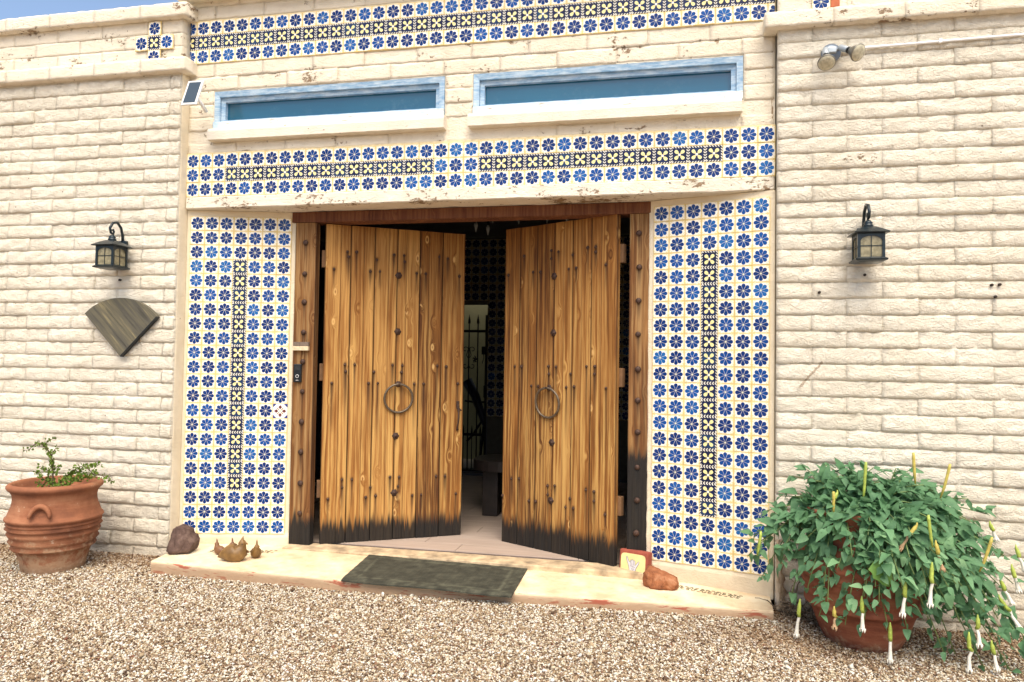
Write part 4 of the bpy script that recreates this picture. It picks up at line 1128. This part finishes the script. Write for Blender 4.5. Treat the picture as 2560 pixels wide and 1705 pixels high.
# crescent handle applied on the shoulder, facing the camera
ca = math.atan2(CAMP.y - LP[1], CAMP.x - LP[0]) - .30
m = MB(); pp = []; rr = []
for k in range(15):
    th = PI * k / 14; da = .20 * math.cos(th); zz_ = .400 + .075 * math.sin(th); rad = .294 - (zz_ - .40) * .35
    a = ca + da; pp.append(((rad + .012) * math.cos(a), (rad + .012) * math.sin(a), zz_)); rr.append(.010 + .008 * math.sin(th))
m.tube(pp, rr, 8).build('handle', M_pot, pt)

# right pot
RP = (4.640, -.365)
pr2 = thing('clay_pot', 'brown terracotta pot mostly hidden under the big flowering shrub', 'pot', (RP[0], RP[1], -3.062))
prof2 = [(.185, 0), (.200, .006), (.235, .08), (.268, .17), (.282, .205), (.305, .212), (.308, .226), (.292, .238), (.30, .262), (.312, .285), (.306, .30), (.318, .322), (.326, .345), (.318, .362), (.330, .378), (.334, .392), (.324, .404), (.336, .418), (.348, .440), (.344, .456), (.330, .468), (.306, .520), (.286, .570), (.276, .62), (.280, .67), (.300, .71), (.316, .73), (.314, .745), (.296, .748), (.280, .73), (.268, .68)]
MB().lathe(prof2, 72).build('body', M_pot2, pr2)
MB().lathe([(.272, .675), (.2, .69), (.002, .695)], 40).build('soil', M_soil, pr2)

# ---- left plant: small succulent with round leaves
def leafmat(name, a, b, c, trans=.0, rough=.55):
    M = Mat(name, rough, .35); rn = M.rnd(); v = M.tc()
    f = M.noise(v, 30, 2, w=rn * 40) * .5 + rn * .55
    M.col(M.cr(f, [(.2, a), (.55, b), (.9, c)])); M.b.inputs['Subsurface Weight'].default_value = 0
    if trans:
        tr = M.n('ShaderNodeBsdfTranslucent'); mx = M.n('ShaderNodeMixShader'); mx.inputs[0].default_value = trans
        M.l(M.cr(f, [(.2, tuple(q * 1.6 for q in a)), (.9, tuple(q * 1.5 for q in c))]), tr.inputs[0])
        M.l(M.b.outputs[0], mx.inputs[1]); M.l(tr.outputs[0], mx.inputs[2])
        out = [q for q in M.nt.nodes if q.type == 'OUTPUT_MATERIAL'][0]; M.l(mx.outputs[0], out.inputs[0])
    return M.m
M_succ = leafmat('succulent_leaf', (.10, .17, .02), (.20, .28, .035), (.36, .42, .08), .15)
M_twig = plain('brown_twig', (.10, .055, .035), .8, var=.3)
sc_ = thing('succulent', 'sparse little elephant bush growing in the left pot', 'plant', (-.61, -.50, -2.44))
def LPT(p, dy=0): return Vector((p[0] + .61, dy, p[1] + 2.44))
br = [[(-.618, -2.45), (-.618, -2.417), (-.624, -2.354), (-.631, -2.287), (-.649, -2.214), (-.675, -2.181), (-.716, -2.149), (-.756, -2.137), (-.804, -2.166), (-.827, -2.19), (-.875, -2.195)],
      [(-.692, -2.15), (-.675, -2.125), (-.653, -2.113), (-.602, -2.098)], [(-.645, -2.225), (-.619, -2.172), (-.598, -2.160)], [(-.635, -2.26), (-.598, -2.232)],
      [(-.625, -2.34), (-.66, -2.315), (-.694, -2.29)], [(-.62, -2.42), (-.70, -2.39), (-.764, -2.347), (-.785, -2.345)], [(-.62, -2.44), (-.737, -2.425), (-.781, -2.415)],
      [(-.61, -2.43), (-.56, -2.39), (-.503, -2.335), (-.44, -2.295), (-.36, -2.287), (-.301, -2.279)], [(-.60, -2.43), (-.52, -2.38), (-.454, -2.365), (-.38, -2.345), (-.315, -2.335), (-.269, -2.31)],
      [(-.315, -2.335), (-.27, -2.335), (-.229, -2.349), (-.185, -2.372), (-.150, -2.385)], [(-.60, -2.44), (-.48, -2.40), (-.40, -2.375), (-.345, -2.361)], [(-.36, -2.29), (-.33, -2.31), (-.29, -2.35), (-.26, -2.375)], [(-.63, -2.30), (-.575, -2.30), (-.55, -2.285)],
      [(-.58, -2.42), (-.53, -2.36), (-.47, -2.33), (-.43, -2.335)], [(-.62, -2.43), (-.67, -2.38), (-.69, -2.345)]]
stems = MB(); lv = MB()
rs = random.Random(5)
for bi, b_ in enumerate(br):
    dy = rs.uniform(-.07, .07) if bi else 0; n_ = len(b_)
    pts_ = [LPT(p, dy * i / max(1, n_ - 1)) for i, p in enumerate(b_)]
    stems.tube(pts_, [(.0065 if bi == 0 else .0035) * (1 - .65 * i / (n_ - 1)) for i in range(n_)], 6)
    for i in range(n_ - 1):
        seg = pts_[i + 1] - pts_[i]; k = max(2, int(seg.length / .0030))
        for q in range(k):
            if (i == 0 and rs.random() < .4): continue
            dens = 1.0 if bi in (0, 4, 5, 7, 8, 10, 13, 14, 12) else .6
            if bi == 0 and (pts_[i] - pts_[0]).length > .33 and rs.random() < .45: continue
            if rs.random() > dens: continue
            p = pts_[i].lerp(pts_[i + 1], rs.random()) + Vector((rs.gauss(0, .008), rs.gauss(0, .010), rs.gauss(0, .009)))
            r0 = rs.uniform(.006, .0125); q_ = Euler((rs.uniform(0, 6), rs.uniform(0, 6), rs.uniform(0, 6))).to_matrix()
            Vv = [p + q_ @ Vector((r0 * math.cos(a), r0 * .8 * math.sin(a), .002 * math.cos(2 * a))) for a in [2 * PI * w / 7 for w in range(7)]]
            lv.add([p + q_ @ Vector((0, 0, .003))] + Vv, [(0, 1 + w, 1 + (w + 1) % 7) for w in range(7)])
stems.build('stems', M_twig, sc_); lv.build('leaves', M_succ, sc_, kind='stuff')

# ---- right shrub: broad soft leaves, hanging white trumpets
M_leaf = leafmat('grey_green_leaf', (.075, .175, .085), (.145, .305, .145), (.27, .44, .23), .30, .6)
M_leaf_y = leafmat('fresh_green_leaf', (.09, .20, .04), (.12, .26, .05), (.16, .30, .07), .25)
M_stem = plain('green_stem', (.14, .20, .06), .6, var=.3)
M_calyx = plain('yellow_green_calyx', (.34, .42, .07), .5, var=.25, scale=60)
M_calyx2 = plain('ochre_calyx', (.46, .38, .08), .6, var=.25, scale=60)
M_petal = plain('white_petal', (.72, .69, .60), .6, var=.12, scale=80)
M_dry = plain('dry_blossom', (.42, .27, .15), .8, var=.3, scale=80)
sh = thing('flowering_shrub', 'large spreading shrub with grey-green leaves and hanging white trumpet flowers in the right pot', 'shrub', (4.64, -.365, -2.38))
def leaf_mesh(name, mat, seed, lobes=0):
    r_ = random.Random(seed); n_ = 6; V = []; F = []
    fold = r_.uniform(.08, .26); curl = r_.uniform(-.05, .60); wdt = r_.uniform(.27, .36); wav = r_.uniform(-.03, .03); tw = r_.uniform(-.5, .5)
    for i in range(n_ + 1):
        t_ = i / n_; w = wdt * (math.sin(PI * t_ ** .62) ** .75) * (1 - .25 * t_) if 0 < t_ < 1 else .0
        if lobes: w *= 1.5 * (1 + .22 * (i % 2))
        zc = -curl * t_ * t_ + .04 * math.sin(t_ * 6)
        V += [(t_, -w, zc + fold * w + wav * (i % 2)), (t_, 0, zc - .02), (t_, w, zc + fold * w - wav * (i % 2) + tw * .08 * t_)]
    for i in range(n_):
        a = i * 3
        F += [(a, a + 3, a + 4, a + 1), (a + 1, a + 4, a + 5, a + 2)]
    return mesh(name, V, F, mat, True)
LEAVES = [leaf_mesh('leaf', M_leaf, k) for k in range(12)]
rs = random.Random(21)
# branch ends as (x, z, y): the outline of the shrub, then its body
ends = [(4.02, -2.62, -.45), (4.05, -2.50, -.40), (4.08, -2.74, -.42), (4.12, -2.38, -.32), (4.18, -2.55, -.55), (4.20, -2.28, -.30), (4.22, -2.82, -.50), (4.27, -2.18, -.30),
        (4.27, -2.66, -.62), (4.34, -2.12, -.34), (4.40, -2.80, -.72), (4.44, -2.10, -.25), (4.47, -2.88, -.70), (4.52, -2.13, -.42), (4.56, -2.78, -.74), (4.60, -2.08, -.30), (4.66, -2.84, -.76), (4.68, -2.16, -.5), (4.74, -2.12, -.25), (4.78, -2.90, -.72), (4.82, -2.10, -.35), (4.86, -2.72, -.78), (4.90, -2.18, -.5),
        (4.92, -2.13, -.22), (4.95, -2.98, -.68), (5.00, -2.22, -.35), (5.00, -2.80, -.75), (5.04, -3.00, -.60), (5.08, -2.20, -.25), (5.10, -2.60, -.70), (5.14, -3.03, -.70), (5.16, -2.36, -.50), (5.20, -2.26, -.28), (5.22, -2.90, -.66), (5.27, -2.46, -.48), (5.28, -3.08, -.66), (5.30, -2.35, -.26), (5.32, -2.64, -.58), (5.34, -2.82, -.50), (5.40, -2.96, -.60), (5.38, -2.55, -.34), (5.44, -3.10, -.70), (5.24, -2.72, -.25), (5.10, -2.80, -.25), (4.95, -2.50, -.15),
        (4.35, -2.34, -.60), (4.48, -2.30, -.68), (4.60, -2.32, -.72), (4.72, -2.30, -.72), (4.84, -2.34, -.72), (4.96, -2.38, -.70), (5.06, -2.48, -.66), (4.66, -2.50, -.80), (4.78, -2.56, -.82), (4.90, -2.52, -.80), (5.02, -2.64, -.78), (5.12, -2.76, -.72), (4.70, -2.66, -.80), (4.58, -2.60, -.76), (4.32, -2.46, -.58),
        (4.28, -2.36, -.40), (4.40, -2.22, -.45), (4.55, -2.20, -.5), (4.70, -2.20, -.55), (4.86, -2.26, -.55), (5.0, -2.32, -.5), (5.14, -2.45, -.42), (5.20, -2.6, -.5), (5.05, -2.56, -.5), (4.9, -2.42, -.62), (4.75, -2.42, -.70), (4.62, -2.42, -.74), (4.88, -2.66, -.70), (5.02, -2.78, -.6), (5.15, -2.86, -.6),
        (4.40, -2.40, -.72), (4.50, -2.48, -.78), (4.56, -2.38, -.76), (4.64, -2.56, -.84), (4.70, -2.38, -.78), (4.76, -2.48, -.84), (4.82, -2.60, -.84), (4.88, -2.44, -.80), (4.94, -2.60, -.82), (5.0, -2.50, -.76), (5.08, -2.68, -.74), (4.96, -2.72, -.80), (4.86, -2.80, -.78), (4.74, -2.76, -.80), (5.10, -2.90, -.70), (5.2, -2.8, -.66), (5.28, -2.95, -.66), (4.36, -2.84, -.70), (4.62, -2.70, -.82), (4.40, -2.30, -.62),
        (4.30, -2.72, -.66), (4.38, -2.66, -.72), (4.48, -2.76, -.76), (4.56, -2.88, -.74), (4.44, -2.58, -.76), (4.54, -2.70, -.80), (4.68, -2.46, -.84), (4.62, -2.52, -.84), (4.78, -2.38, -.80), (4.84, -2.52, -.84), (4.72, -2.62, -.86), (4.58, -2.62, -.82), (4.90, -2.68, -.82), (4.98, -2.60, -.80), (5.06, -2.58, -.72), (4.50, -2.14, -.40), (4.65, -2.13, -.45), (4.80, -2.15, -.45), (4.94, -2.18, -.42), (5.06, -2.26, -.40), (4.36, -2.18, -.40), (5.16, -2.34, -.36), (5.24, -2.42, -.40), (5.30, -2.52, -.42), (5.34, -2.70, -.45),
        (4.14, -2.46, -.48), (4.20, -2.42, -.42), (4.06, -2.58, -.36), (4.16, -2.66, -.50), (4.24, -2.50, -.50)]
leaf_list = []; stm = MB()
for ex_, ez_, ey_ in ends:
    e = Vector((ex_ + rs.uniform(-.015, .015), ey_, ez_ + rs.uniform(-.015, .015))); s0 = Vector((4.64 + rs.uniform(-.14, .14), -.365 + rs.uniform(-.12, .08), -2.40))
    hor = (e - s0); hor.z = 0
    top = s0 + hor * .42 + Vector((0, 0, .14 + .25 * min(.3, max(0, e.z + 2.5)) + (.07 if e.z < -2.5 else 0)))
    if e.z > -2.3: top.z = min(top.z, e.z + .02)
    P3 = [s0, s0 + Vector((hor.x * .12, hor.y * .12, .10)), top, e]
    def bez(t_): a = P3[0].lerp(P3[1], t_); b = P3[1].lerp(P3[2], t_); c = P3[2].lerp(P3[3], t_); return a.lerp(b, t_).lerp(b.lerp(c, t_), t_)
    pts_ = [bez(i / 12) for i in range(13)]
    base = Vector((4.64, -.365, -2.38))
    stm.tube([p - base for p in pts_], [.006 * (1 - .75 * i / 12) + .0012 for i in range(13)], 5)
    Ln = sum((pts_[i + 1] - pts_[i]).length for i in range(12)); nl_ = int(Ln / .027) + 5
    for k in range(nl_):
        t_ = .22 + .78 * (k + rs.random()) / nl_; t_ = min(t_, .995)
        p = bez(t_); tan = (bez(min(1, t_ + .02)) - bez(t_ - .02)).normalized()
        sd_ = Vector((rs.gauss(0, 1), rs.gauss(0, 1) - .45, rs.gauss(0, .7) + .15)).normalized(); dr = (tan * rs.uniform(.1, .7) + sd_ * .9); dr.z -= rs.uniform(0, .35); dr.normalize()
        size = rs.uniform(.055, .110) * (1.0 if t_ < .85 else .75)
        up = Vector((rs.gauss(0, .35), -.45 + rs.gauss(0, .3), 1)).normalized()
        leaf_list.append((p + sd_ * rs.uniform(.01, .035), dr, up, size))
        if t_ > .30 and rs.random() < .8:      # cluster
            dr2 = (dr + Vector((rs.gauss(0, .8), rs.gauss(0, .8), rs.gauss(0, .6)))).normalized()
            leaf_list.append((p + dr * .008, dr2, (up + Vector((rs.gauss(0, .4), rs.gauss(0, .4), 0))).normalized(), size * rs.uniform(.6, .9)))
stm.build('stems', M_stem, sh)
def leaf_matrix(p, d, up, s):
    x = d; y = up.cross(x)
    if y.length < .05: y = Vector((1, 0, 0)).cross(x)
    y.normalize(); z = x.cross(y)
    M_ = Matrix(((x.x, y.x, z.x), (x.y, y.y, z.y), (x.z, y.z, z.z))).to_4x4(); M_.translation = p
    return M_ @ Matrix.Scale(s, 4)
base = Vector((4.64, -.365, -2.38))
# those nearest the camera and not in the wall are single leaf objects
leaf_list = [l for l in leaf_list if l[0].y < -.115 and l[0].z > -3.05]
leaf_list.sort(key=lambda l: -(l[3] / (l[0] - CAMP).length))
front_ = sorted(leaf_list, key=lambda l: l[0].y - l[3] * 4)
for p, d, u, s in front_[:296]:
    o = bpy.data.objects.new('leaf', rs.choice(LEAVES)); COL.objects.link(o); o.parent = sh; o.matrix_local = leaf_matrix(p - base, d, u, s)
m = MB()
LV = [([v.co.copy() for v in me.vertices], [tuple(f.vertices) for f in me.polygons]) for me in LEAVES]
for p, d, u, s in front_[296:]:
    Vv, Ff = rs.choice(LV); T_ = leaf_matrix(p - base, d, u, s); m.add([T_ @ v for v in Vv], Ff, 0, True)
m.build('foliage', M_leaf, sh, kind='stuff')
print('leaves', len(leaf_list))
# the bright lobed leaf in the middle
LB = leaf_mesh('lobed_leaf', M_leaf_y, 99, 1); o = obj('lobed_leaf', LB, sh, label='big bright green lobed leaf'); o.matrix_local = leaf_matrix(Vector((4.60, -.80, -2.50)) - base, Vector((.45, -.1, -.9)).normalized(), Vector((.3, -1, .2)).normalized(), .15)
def flower(a, b, y, kind='w', par=sh, label=None):
    a = Vector((a[0], y, a[1])) - base; b = Vector((b[0], y + rs.uniform(-.02, .02), b[1])) - base; L = (b - a).length
    mid = a.lerp(b, .48) + Vector((rs.uniform(-.010, .010), rs.uniform(-.008, .008), 0)); b = b + Vector((rs.uniform(-.016, .016), rs.uniform(-.02, .01), 0))
    f = MB(); q = 14; V = []; F = []
    pts_ = [mid - (b - a) * .03, a.lerp(b, .65), a.lerp(b, .82), a.lerp(b, .95), b]; rr = [.0075, .0075, .009, .011, .0125]
    if kind == 'd': rr = [.006, .006, .006, .010, .012]
    f.tube(pts_, rr, 10, cap=False)
    # frayed petal tips
    for k in range(6):
        an = k * PI / 3 + rs.uniform(-.3, .3); off = Vector((math.cos(an), math.sin(an), 0)) * rr[-1] * .9
        f.tube([b + off, b + off * 1.15 + (b - a).normalized() * rs.uniform(.008, .02), b + off * rs.uniform(.7, 1.25) + (b - a).normalized() * rs.uniform(.014, .026)], [.0045, .003, .001], 5)
    fo = f.build('blossom', M_petal if kind == 'w' else M_dry, par, label=label)
    c = MB(); c.tube([a - Vector((0, 0, -.012)), a, a.lerp(b, .12), a.lerp(b, .36), mid], [.003, .005, .0095, .0105, .0088], 10); c.build('calyx', M_calyx if kind == 'w' else M_calyx2, fo)
FL = [((4.69, -2.85), (4.67, -3.02), -.72, 'w'), ((4.73, -2.60), (4.72, -2.75), -.84, 'w'), ((4.85, -2.50), (4.84, -2.69), -.84, 'w'), ((4.54, -2.71), (4.54, -2.86), -.78, 'w'), ((4.27, -2.80), (4.26, -2.98), -.60, 'w'),
      ((5.05, -2.86), (5.06, -3.03), -.74, 'w'), ((5.16, -2.90), (5.18, -3.02), -.72, 'w'), ((5.09, -2.77), (5.08, -2.90), -.74, 'w'), ((4.42, -2.79), (4.43, -2.88), -.72, 'd'),
      ((4.47, -2.21), (4.42, -2.29), -.55, 'w'), ((5.34, -2.45), (5.37, -2.56), -.55, 'w'), ((5.30, -2.54), (5.34, -2.66), -.60, 'w'), ((5.24, -2.61), (5.29, -2.72), -.62, 'w'), ((5.24, -2.70), (5.34, -2.84), -.60, 'w'),
      ((4.80, -2.32), (4.72, -2.44), -.78, 'd'), ((5.23, -2.34), (5.27, -2.42), -.52, 'w'), ((4.88, -2.40), (4.90, -2.52), -.80, 'd')]
for a, b, y, k in FL: flower(a, b, y, k)
# upright yellow-green buds
for (x, z0_, z1_, y, dx) in ((4.89, -2.16, -2.03, -.45, -.01), (4.60, -2.26, -2.08, -.55, .015), (5.03, -2.24, -2.09, -.40, .05), (5.12, -2.56, -2.42, -.68, .06), (4.44, -2.32, -2.24, -.60, .0), (4.86, -2.42, -2.30, -.82, -.02), (4.06, -2.60, -2.50, -.48, .02)):
    c = MB(); c.tube([Vector((x, y, z0_)) - base, Vector((x + dx * .4, y, (z0_ * .6 + z1_ * .4))) - base, Vector((x + dx * .9, y, z1_ + .015)) - base, Vector((x + dx, y, z1_ + .04)) - base], [.004, .0075, .0085, .006], 8); c.build('bud', M_calyx2 if rs.random() < .4 else M_calyx, sh)

# ================================================================== DRY ROOTS in the right corner
dr = thing('root_tangle', 'tangle of dry brown roots in the corner behind the right pot', 'roots', (4.27, -.15, -3.05))
m = MB(); r3 = random.Random(4)
for k in range(46):
    p = Vector((r3.uniform(-.05, .16), r3.uniform(-.10, .04), r3.uniform(-.02, .12))); pts_ = [p]
    d = Vector((r3.gauss(0, 1), r3.gauss(0, .5), r3.gauss(0, .7))).normalized()
    for q in range(7):
        d = (d + Vector((r3.gauss(0, .6), r3.gauss(0, .4), r3.gauss(0, .5)))).normalized(); p = p + d * .028; p.z = max(-.01, p.z); p.y = min(.05, p.y); pts_.append(p.copy())
    m.tube(pts_, [r3.uniform(.003, .008) * (1 - .1 * q) for q in range(8)], 5)
m.build('roots', plain('dry_root', (.17, .125, .08), .9, var=.5, scale=30), dr)
m = MB()
V = []; F = []
for j in range(20):
    z = .05 + j * .022; w = .055 * (1 - j / 20) ** .7
    V += [(-.058, .04, z), (-.05 + w * .4, .012 + .006 * math.sin(j * 2), z), (-.05 + w + .01 * math.sin(j * 1.7), .045, z)]
for j in range(19): F += [(j * 3, j * 3 + 1, j * 3 + 4, j * 3 + 3), (j * 3 + 1, j * 3 + 2, j * 3 + 5, j * 3 + 4)]
m.add(V, F, 0, True).build('bark_crust', M_stain, dr)

# ================================================================== ROCKS, CLAY BIRDS, HAND TILE
def rock(name, label, loc, size, mat, seed, rz=0, cut=None, sub=3, amp=.22):
    bm = bmesh.new(); bmesh.ops.create_icosphere(bm, subdivisions=sub, radius=1)
    for v in bm.verts:
        p = v.co.copy(); r_ = 1 + amp * mnoise.fractal(p * 1.3 + Vector((seed, 0, 0)), 1, 2, 3)
        v.co = Vector((p.x * size[0], p.y * size[1], p.z * size[2])) * r_
        if cut: v.co = cut(v.co, p)
        v.co.z = max(v.co.z, -size[2] * .82)
    me = bpy.data.meshes.new(name); bm.to_mesh(me); bm.free(); me.materials.append(mat)
    me.polygons.foreach_set('use_smooth', [True] * len(me.polygons))
    o = obj(name, me, None, (loc[0], loc[1], loc[2] + size[2] * .80), (0, 0, rz)); tag(o, label, 'rock'); return o
def rock_mat(name, a, b, c):
    M = Mat(name, .85, .3); v = M.tc(); f = M.noise(v, 14, 6, .65); M.col(M.cr(f, [(.3, a), (.52, b), (.72, c)]))
    d, _ = M.vor(M.mapv(v, (1, 1, .5)), 9, 'DISTANCE_TO_EDGE'); M.bump(M.noise(v, 30, 6, .7) + d.ramp(0, .04) * .25, .012); return M.m
M_rk = rock_mat('purple_brown_rock', (.060, .035, .028), (.12, .075, .060), (.22, .15, .12))
M_rr = rock_mat('rusty_rock', (.16, .055, .025), (.32, .12, .05), (.44, .22, .12))
def faceted(name, label, loc, planes, mat, seed, rz=0, sub=4, amp=.05):
    bm = bmesh.new(); bmesh.ops.create_icosphere(bm, subdivisions=sub, radius=1)
    P_ = [(Vector(n).normalized(), d) for n, d in planes]
    for v in bm.verts:
        q = v.co.normalized(); r_ = min(d / max(1e-3, q.dot(n)) for n, d in P_ if q.dot(n) > 1e-3)
        r_ *= 1 + amp * mnoise.fractal(q * 2.6 + Vector((seed, 1, 0)), 1, 2, 4)
        v.co = q * r_
    zmin = min(v.co.z for v in bm.verts)
    me = bpy.data.meshes.new(name); bm.to_mesh(me); bm.free(); me.materials.append(mat)
    me.polygons.foreach_set('use_smooth', [True] * len(me.polygons))
    o = obj(name, me, None, (loc[0], loc[1], loc[2] - zmin - .003), (0, 0, rz)); return tag(o, label, 'rock')
faceted('rock', 'angular purple-brown rock at the left end of the step', (.190, -.205, st_(.2)),
        [((0, 0, -1), .085), ((-1, -.25, .28), .088), ((1, -.2, .62), .092), ((.1, -1, .30), .072), ((.5, -1, .1), .082), ((-.7, -1, .35), .088), ((0, 1, .2), .08), ((-.35, -.1, 1), .108), ((.35, .1, 1), .112), ((1, 0, -.4), .115)], M_rk, 3, .15).scale = (.86, .86, .90)
faceted('rock', 'rusty orange lump of rock in front of the hand tile', (3.500, -.030, st_(3.5)),
        [((0, 0, -1), .05), ((-1, -.1, .1), .085), ((.32, -.1, 1), .050), ((1, 0, .15), .125), ((.1, -1, .3), .055), ((0, 1, .2), .055), ((-.6, -.4, 1), .078), ((.75, -.2, 1), .074), ((-.6, -1, 0), .07), ((.6, -1, 0), .078)], M_rr, 8, -.30, amp=.09)

def clay_mat(name, a, b, c):
    M = Mat(name, .45, .4); v = M.tc(); M.col(M.cr(M.noise(v, 16, 4), [(.3, a), (.55, b), (.75, c)])); M.bump(M.noise(v, 40, 3), .002); return M.m
M_hen = clay_mat('glazed_tan_clay', (.11, .058, .018), (.20, .11, .034), (.30, .18, .065))
M_chk = clay_mat('brown_clay', (.11, .05, .022), (.19, .09, .04), (.28, .15, .07))
def bird(label, loc, s, rz, mat, crest=1.0, group='clay quail on the step', fat=1.0):
    """quail: one smooth body grown from a skin skeleton: tail, belly, breast, neck, head, beak, topknot"""
    t = thing('clay_quail', label, 'figurine', loc, rz, group)
    P_ = [(-.98, .20), (-.90, .24), (-.66, .33), (-.40, .40), (-.12, .42), (.12, .46), (.28, .58), (.34, .74), (.36, .88), (.37, 1.00), (.37, 1.09), (.36, 1.17), (.38, 1.24 + .1 * crest), (.42, 1.34 + .12 * crest)]
    R_ = [.03, .09, .24, .37, .44, .44, .37, .27, .215, .205, .17, .09, .06, .02]
    MB().tube([(x * s, 0, z * s) for x, z in P_], [r * s * (fat if i in (2, 3, 4, 5, 6) else 1) for i, r in enumerate(R_)], 18).tube([(.50 * s, 0, .98 * s), (.60 * s, 0, .96 * s), (.70 * s, 0, .91 * s)], [.09 * s, .055 * s, .008 * s], 10).build('body', mat, t)
    # flat foot ring
    MB().lathe([(.20 * s, 0), (.26 * s, .01 * s), (.24 * s, .06 * s), (.30 * s, .12 * s)], 16).build('base', mat, t)
    for sy in (-1, 1):
        MB().lathe([(.001, -.004), (.010, -.002), (.012, .001), (.001, .004)], 8, mat=Matrix.Translation((.42 * s, sy * .185 * s, 1.0 * s)) @ Matrix.Scale(s * 6, 4)).build('eye', mat, t)
    return t
bird('little dark clay quail between the rock and the mother quail', (.470, -.175, st_(.45)), .072, 2.85, M_chk, 1.3)
bird('big tan clay mother quail on the step, facing the yard', (.665, -.285, st_(.66)), .122, .25, M_hen, 0.2, fat=1.22)
bird('small clay quail chick peeking out left behind the mother quail', (.600, -.165, st_(.57)), .082, -2.6, M_chk, 1.9)
bird('small clay quail chick peeking out right behind the mother quail', (.755, -.175, st_(.73)), .084, -.9, M_hen, 1.9)

# hand tile leaning on the right post
ht = thing('painted_tile', 'red-edged yellow tile painted with a hand sign, leaning at the right post', 'tile', (3.335, .150, -2.944), -.50)
M_red = plain('red_clay_slab', (.30, .070, .040), .85, var=.25, scale=12)
ht.rotation_euler = (-.13, -.03, -.50)
MB().box((-.110, .0, 0), (.110, .062, .172), .012).build('brick_backing', M_red, ht)
M_yel = plain('pale_yellow_glaze', (.74, .66, .30), .3, var=.14, scale=12)
V = []; q = 0
m = MB(); n_ = 32; V = []
for k in range(n_):
    a = 2 * PI * k / n_; x = .094 * math.copysign(abs(math.cos(a)) ** .28, math.cos(a)); z = .076 + .072 * math.copysign(abs(math.sin(a)) ** .28, math.sin(a)); V.append((x, -.004, z))
V += [(x, .004, z) for x, y, z in V]
m.add(V, [tuple(range(n_)), tuple(range(n_, 2 * n_))[::-1]] + [(k, n_ + k, n_ + (k + 1) % n_, (k + 1) % n_) for k in range(n_)]).build('glazed_face', M_yel, ht)
M_ink = plain('dark_line_paint', (.05, .05, .10), .6); M_hand = plain('grey_white_paint', (.62, .60, .62), .5)
hand = [(-.012, .012), (.014, .012), (.022, .034), (.026, .056), (.044, .084), (.050, .100), (.042, .104), (.028, .086), (.018, .074), (.018, .102), (.010, .106), (.006, .100), (.004, .110), (-.004, .111), (-.007, .102), (-.010, .108), (-.018, .106), (-.020, .092), (-.030, .098), (-.046, .128), (-.053, .124), (-.040, .090), (-.030, .064), (-.024, .036)]
n_ = len(hand); dx, dz = 0.0, 0
MB().add([(x + dx, -.0052, z) for x, z in hand], [tuple(range(n_))]).build('painted_hand', M_hand, ht)
m = MB(); m.tube([(x + dx, -.0056, z) for x, z in hand + hand[:1]], .0012, 4, cap=False)
for a, b in (((.006, .100), (.006, .074)), ((-.007, .102), (-.006, .074)), ((-.018, .098), (-.018, .074)), ((-.02, .07), (.018, .062)), ((-.01, .055), (.004, .04)), ((.0, .06), (.012, .045))): m.tube([(a[0], -.0056, a[1]), (b[0], -.0056, b[1])], .0009, 4)
m.build('line_drawing', M_ink, ht)

# small litter: dry leaves on the gravel
M_litter = plain('dry_leaf', (.16, .075, .04), .9, var=.4)
for i, (x, y, lab) in enumerate(((.75, -.95, 'curled brown leaf on the gravel left of the mat'), (2.95, -1.55, 'small reddish leaf on the gravel in the foreground'), (4.62, -1.02, 'dark dry leaf on the gravel below the shrub'), (1.9, -1.35, 'tiny red-brown leaf on the gravel in front of the mat'))):
    o = obj('dry_leaf', LEAVES[i], None, (x, y, gz(x) + .014), (.3, .2, i * 1.7), sc=(.035,) * 3); o.data = LEAVES[i].copy(); o.data.materials.clear(); o.data.materials.append(M_litter); tag(o, lab, 'leaf', 'dry leaves on the gravel')

# fine litter: bits of leaf and twig caught in the gravel, denser by the walls and under the shrub
m = MB(); r5 = random.Random(12)
for k in range(420):
    w_ = r5.random()
    if w_ < .35: x, y = r5.uniform(-1.6, .0), -.12 - abs(r5.gauss(0, .12))
    elif w_ < .62: x, y = r5.gauss(4.5, .4), -.75 + r5.gauss(0, .22)
    elif w_ < .75: x, y = r5.uniform(.2, 4.1), -.50 - abs(r5.gauss(0, .10))
    else: x, y = r5.uniform(-.5, 5.2), r5.uniform(-2.2, -.6)
    if 0.1 < x < 4.2 and y > -.48: continue
    y = min(y, -.12); z = gz(x) + .011; a = r5.uniform(0, 6.28); l_ = r5.uniform(.006, .022); t_ = r5.uniform(.001, .004)
    c_, s_ = math.cos(a), math.sin(a)
    V = [(x - c_ * l_, y - s_ * l_, z), (x + s_ * t_, y - c_ * t_, z + r5.uniform(0, .004)), (x + c_ * l_, y + s_ * l_, z + r5.uniform(0, .006)), (x - s_ * t_, y + c_ * t_, z + .003)]
    m.add(V, [(0, 1, 2, 3)])
tag(m.build('leaf_litter', plain('litter', (.20, .12, .06), .9, var=.5, scale=8)), 'scattered bits of dry leaf and twig on the gravel', 'leaf litter', kind='stuff')

# lift everything so that the yard is at about z = 0
for o in list(COL.objects):
    if o.parent is None: o.location.z += 3.0
